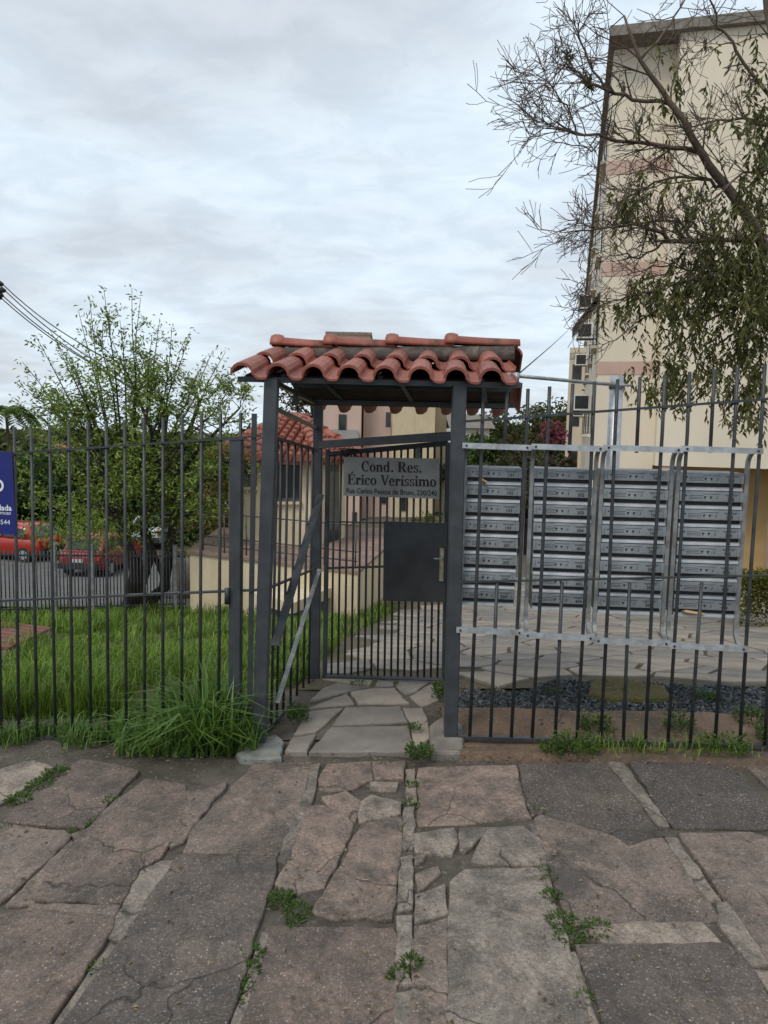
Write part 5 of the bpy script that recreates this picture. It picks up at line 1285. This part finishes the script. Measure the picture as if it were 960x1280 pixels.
HZ0 = -1.9; HE = 1.28
hp = [PY(286, 600, 15.9), PY(326, 600, 14.5), PY(393, 600, 14.4), PY(432, 600, 15.7), PY(428, 600, 19), PY(288, 600, 19)]
gh = empty('guardhouse', (hp[1].x, hp[1].y, HZ0), 'small cream guardhouse with a red clay tile hip roof', 'building')
f2 = [Vector((p.x, p.y, 0)) for p in hp]
mb = MB(); mb.rings([[v + Vector((0, 0, HZ0)) for v in f2], [v + Vector((0, 0, HE + .05)) for v in f2]]); mb.build('wall', MT['cream'], gh)
def facewin(i, px0, px1, y0, y1, name='window', bars=True, mat='glass'):
    a, b = hp[i], hp[(i + 1) % 6]; q = [PP(x, y, (a.x, a.y), (b.x, b.y)) for x, y in ((px0, y1), (px1, y1), (px1, y0), (px0, y0))]
    n = (b - a).cross(Vector((0, 0, 1))).normalized(); n = -n if n.y > 0 else n
    mb = MB(); mb.rings([[v - n * .05 for v in q], [v + n * .02 for v in q]]); w_ = mb.build(name, MT['frame'], gh)
    c = sum(q, Vector()) / 4; qi = [v.lerp(c, .12) + n * .024 for v in q]
    mid = [(qi[0] + qi[1]) / 2, (qi[3] + qi[2]) / 2]
    for A_, B_ in (((qi[0]), mid[0]), (mid[0], qi[1])):
        tA = qi[3] if A_ is qi[0] else mid[1]; tB = mid[1] if B_ is mid[0] else qi[2]
        mb = MB(); g = (A_ + B_ + tA + tB) / 4; pq = [v.lerp(g, .06) for v in (A_, B_, tB, tA)]; mb.rings([pq, [v + n * .006 for v in pq]]); mb.build('pane', MT[mat], w_)
    sl_ = [q[0] - (q[1] - q[0]) * .05, q[1] + (q[1] - q[0]) * .05]
    mb = MB(); mb.bar(sl_[0] + Vector((0, 0, -.04)) + n * .04, sl_[1] + Vector((0, 0, -.04)) + n * .04, .05, .1, (0, 0, 1)); mb.build('sill', MT['cream'], w_)
facewin(0, 304, 321, 581, 608); facewin(1, 345, 376, 578, 626); facewin(2, 407, 423, 580, 690, 'door')
ctr = sum(f2, Vector()) / 6
ev = [v + (v - ctr).normalized() * .42 + Vector((0, 0, HE)) for v in f2]
r0_ = PY(350, 527, 16.8); r1_ = PY(376, 526, 16.8); r0_.z = r1_.z = 2.05
tops_ = [(r0_, r0_), (r0_, r1_), (r1_, r1_), (r1_, r1_), (r1_, r0_), (r0_, r0_)]
mb = MB()
for i in range(6):
    a, b = ev[i], ev[(i + 1) % 6]; c, d = tops_[i]
    mb.poly([a, b, d, c] if (c - d).length > .01 else [a, b, c])
mb.poly([v + Vector((0, 0, -.1)) for v in ev][::-1])
for i in range(6): mb.poly([ev[i], ev[i] + Vector((0, 0, -.1)), ev[(i + 1) % 6] + Vector((0, 0, -.1)), ev[(i + 1) % 6]])
roof = mb.build('roof', MT['rust'], gh)
mb = MB()
for i in (0, 1, 2, 5):
    a, b = ev[i], ev[(i + 1) % 6]; c, d = tops_[i]; eu = (b - a); Lb = eu.length; eu.normalize()
    hv = (c - a) - eu * (c - a).dot(eu); H = hv.length; hv.normalize(); s0 = (c - a).dot(eu); s1 = (d - a).dot(eu); nn = eu.cross(hv); nn = nn if nn.z > 0 else -nn
    s = .09
    while s < Lb:
        tm = H * s / s0 if s < s0 else (H if s <= s1 else H * (Lb - s) / max(.01, Lb - s1)); tm = min(H, tm); t = -.05
        while t < tm - .02:
            t1 = min(t + .36, tm + .03); q0 = a + eu * s + hv * t + nn * .055; q1 = a + eu * s + hv * t1 + nn * .02
            mb.tube([q0, q1], [.082, .066], 7); t += .31
        s += .19
o = mb.build('roof_tiles', MT['tile'], roof); o['kind'] = 'stuff'
for a, b in ((ev[2], r1_), (ev[1], r0_), (ev[3], r1_), (r0_ - Vector((.15, 0, 0)), r1_ + Vector((.15, 0, 0)))):
    n_ = max(2, int((b - a).length / .36)); d = (b - a) / n_
    for k in range(n_):
        q = a + d * k + Vector((0, 0, .06)); mb = MB(); mb.tube([q, q + d * 1.12], [.13, .10], 8); mb.build('hip_tile', MT['tile'], roof, org=tuple(q))

# ------------------------------------------------------------------ lower drive, inner fence, cars
struct(grid_sheet('driveway', frange(-30, -3.2, .6), frange(14.6, 29, .6), lambda x, y: terr(x, y) + .03, MT['asphalt']))
inf = empty('low_fence', tuple(PT(60, 772)), 'low fence of thin grey pickets between the lawn and the drive', 'fence')
a = PT(-60, 776); b = PT(232, 764); n_ = 64
pk_m = MB(); pk_m.tube([(0, 0, -.1), (0, 0, 1.18)], .011, 5); pk_me = pk_m.mesh('picket', MT['bar'])
for k in range(n_ + 1):
    q = a.lerp(b, k / n_); q.z = terr(q.x, q.y); inst(pk_me, 'picket', Matrix.Translation(q), inf)
for t in (.05, .4, .56, .95):
    q = a.lerp(b, t); q.z = terr(q.x, q.y); mb = MB(); mb.bar(q + Vector((0, 0, -.1)), q + Vector((0, 0, 1.3)), .07, .07); mb.build('post', MT['galvdull'], inf)
for h in (.15, 1.08):
    mb = MB(); mb.bar(Vector((a.x, a.y, terr(a.x, a.y) + h)), Vector((b.x, b.y, terr(b.x, b.y) + h)), .03, .02, (0, 0, 1)); mb.build('rail', MT['bar'], inf)
MT['tyre'] = worn('tyre', (.015, .015, .015), (.03, .03, .03), 8, .85)
MT['taillight'] = worn('tail_light', (.35, .02, .015), (.4, .04, .03), 8, .25)
MT['headlight'] = worn('head_light', (.5, .5, .5), (.6, .6, .6), 8, .15)
MT['plateW'] = worn('number_plate', (.4, .41, .42), (.45, .46, .47), 8, .5)
def paint(name, c):
    m, nt, b = new_mat(name); nt.links.new(ramp(nt, tnoise(nt, 3, 4), [(.4, c), (.7, tuple(v * 1.12 for v in c))]), b.inputs['Base Color']); b.inputs['Roughness'].default_value = .3; b.inputs['Coat Weight'].default_value = .5; return m
def car(px, py, Y, rot, pt_, label, front=False):
    p = PY(px, py, Y); p.z = terr(p.x, Y) + .03; t = empty('parked_car', tuple(p), label, 'car', 'cars parked on the drive')
    Mx = Matrix.Translation(p) @ Matrix.Rotation(rot, 4, 'Z')
    st = [(-1.95, .62, .42, .74), (-1.88, .76, .30, .88), (-1.5, .81, .24, .92), (-.4, .83, .22, .93), (.7, .83, .22, .92), (1.5, .81, .24, .84), (1.85, .74, .3, .74), (1.97, .58, .4, .64)]
    loops = []
    for y, w_, z0, z1 in st:
        loops.append([Mx @ Vector(v) for v in ((-w_ * .9, y, z0), (w_ * .9, y, z0), (w_, y, z0 + .12), (w_, y, z1 - .15), (w_ * .93, y, z1), (-w_ * .93, y, z1), (-w_, y, z1 - .15), (-w_, y, z0 + .12))])
    mb = MB(); mb.rings(loops, True, True, True); body = mb.build('body', pt_, t)
    cab = [(-1.72, .72, .9, .91), (-1.35, .66, .9, 1.36), (-.9, .63, .9, 1.44), (.1, .63, .9, 1.43), (.45, .66, .9, 1.32), (1.05, .74, .9, .91)]
    loops = []
    for y, w_, z0, z1 in cab: loops.append([Mx @ Vector(v) for v in ((-.78, y, z0), (.78, y, z0), (w_, y, z1 - .02 if z1 > 1 else z1), (w_ * .85, y, z1 + .015), (-w_ * .85, y, z1 + .015), (-w_, y, z1 - .02 if z1 > 1 else z1))])
    mb = MB(); mb.rings(loops, True, True, True); mb.build('cabin', pt_, t)
    def panel(nm, pts_, mat, dn): 
        mb = MB(); q = [Mx @ Vector(v) for v in pts_]; d = (Mx.to_3x3() @ Vector(dn)); mb.rings([q, [v + d for v in q]]); mb.build(nm, mat, t)
    panel('rear_window', [(-.64, -1.68, .98), (.64, -1.68, .98), (.56, -1.42, 1.31), (-.56, -1.42, 1.31)], MT['glass'], (0, -.03, .02))
    panel('windscreen', [(.66, .98, .98), (-.66, .98, .98), (-.57, .52, 1.30), (.57, .52, 1.30)], MT['glass'], (0, .03, .02))
    for s in (-1, 1):
        panel('side_window', [(s * .765, -1.3, .97), (s * .765, -.35, .97), (s * .665, -.4, 1.31), (s * .68, -1.15, 1.30)], MT['glass'], (s * .03, 0, 0))
        panel('side_window', [(s * .765, -.25, .97), (s * .765, .72, .97), (s * .675, .38, 1.30), (s * .665, -.3, 1.31)], MT['glass'], (s * .03, 0, 0))
        panel('tail_light', [(s * .55, -1.90, .66), (s * .76, -1.86, .66), (s * .76, -1.84, .84), (s * .55, -1.88, .84)], MT['taillight'], (0, -.05, 0))
        panel('headlight', [(s * .42, 1.93, .54), (s * .72, 1.86, .54), (s * .72, 1.84, .68), (s * .42, 1.91, .68)], MT['headlight'], (0, .05, 0))
        for y in (-1.25, 1.3):
            mb = MB(); c_ = Mx @ Vector((s * .70, y, .29)); ax = Mx.to_3x3() @ Vector((s, 0, 0)); mb.tube([c_, c_ + ax * .16], .29, 18); wl_ = mb.build('wheel', MT['tyre'], t)
            mb = MB(); mb.tube([c_ + ax * .15, c_ + ax * .168], .18, 14); mb.build('rim', MT['galv'], wl_)
    panel('bumper', [(-.74, -1.95, .34), (.74, -1.95, .34), (.74, -1.95, .54), (-.74, -1.95, .54)], MT['tyre'], (0, -.08, 0))
    panel('number_plate', [(-.2, -1.97, .58), (.2, -1.97, .58), (.2, -1.96, .70), (-.2, -1.96, .70)], MT['plateW'], (0, -.03, 0))
    return t
car(134, 720, 27.5, R(-8), paint('dark_red_paint', (.24, .012, .016)), 'dark red hatchback seen from behind on the lower drive')
car(14, 706, 29.5, R(78), paint('bright_red_paint', (.34, .02, .012)), 'bright red car half hidden by leaves below the blue board')
car(206, 712, 34, R(-10), paint('silver_paint', (.40, .42, .44)), 'silver car glimpsed between the dark tree trunks')
# brown tarp covered heap by the terrace
mb = MB(); hc = PT(230, 752); rg = random.Random(8); loops = []
for j, (z, r) in enumerate([(0, .55), (.25, .56), (.55, .5), (.8, .36), (.95, .16)]):
    loops.append([Vector((hc.x - .25 + r * (1 + .25 * noise.noise(Vector((math.cos(a) * 2, math.sin(a) * 2, z * 2)))) * math.cos(a), hc.y + 1.0 + r * math.sin(a), terr(hc.x, hc.y + 1) + z)) for a in [k / 14 * 6.283 for k in range(14)]])
mb.rings(loops, True, True, True)
tag(mb.build('covered_heap', worn('brown_grey_tarp', (.11, .095, .085), (.22, .21, .21), 3, .7, bmp=.4, bscale=6)), 'brown grey covered heap beside the terrace wall behind the tree', 'heap')

# ------------------------------------------------------------------ distant wood
rg = random.Random(99); mb = MB()
for _ in range(26000):
    x = rg.uniform(-95, 75); yy = 84 + rg.uniform(0, 22); hh = -.9 + 1.6 * nz(x, 0, .09) + 1.0 * nz(x, 5, .31) + .6 * nz(x, 9, 1.1)
    z = terr(x, yy) + (hh + 4.6 + 2.2 * sm(-20, 10, x)) * (rg.random() ** .6)
    mb.leaf(Vector((x, yy, z)), Vector((rg.gauss(0, 1), rg.gauss(0, .6), rg.gauss(0, .7))), rg.uniform(.7, 1.5), rg.uniform(.5, .9))
o = mb.build('distant_wood', MT['leafF']); struct(o, 'stuff', 'distant wooded hillside along the horizon'); o['category'] = 'wood'

# ------------------------------------------------------------------ utility pole and wires
up = PY(-28, 400, 30); pole = empty('utility_pole', (up.x, up.y, terr(up.x, up.y)), 'concrete utility pole with black insulators carrying the street wires', 'pole')
mb = MB(); mb.tube([Vector((up.x, 30, terr(up.x, 30) - .3)), Vector((up.x, 30, PY(0, 330, 30).z))], [.16, .10], 10); mb.build('pole', MT['concrete'], pole)
ca = PY(4, 366, 30); mb = MB(); mb.bar(Vector((up.x - .2, 29.9, ca.z)), Vector((ca.x - .1, 29.9, ca.z)), .1, .09, (0, 0, 1)); mb.build('crossarm', MT['bark'], pole)
ends = [((4, 356), (92, 424)), ((7, 364), (110, 446)), ((4, 370), (106, 448)), ((2, 373), (100, 446))]
for (s_, e_) in ends:
    a = PY(*s_, 29.9); mb = MB(); mb.tube([a + Vector((-.25, 0, -.03)), a + Vector((-.12, 0, .05)), a], [.10, .13, .06], 8); mb.build('insulator', MT['inner'], pole)
    b = PY(e_[0] + 190, e_[1] + 118, 13.5 + 12); m_ = PY(*e_, 27.5)
    mb = MB(); pts_ = [a.lerp(m_, k / 6) - Vector((0, 0, .12 * 4 * (k / 6) * (1 - k / 6))) for k in range(7)] + [m_.lerp(b, k / 6) for k in range(1, 7)]; mb.tube(pts_, .022, 4)
    tag(mb.build('street_wire', MT['inner']), 'black street wire slanting down from the utility pole behind the bushy tree', 'wire', 'street wires from the utility pole')
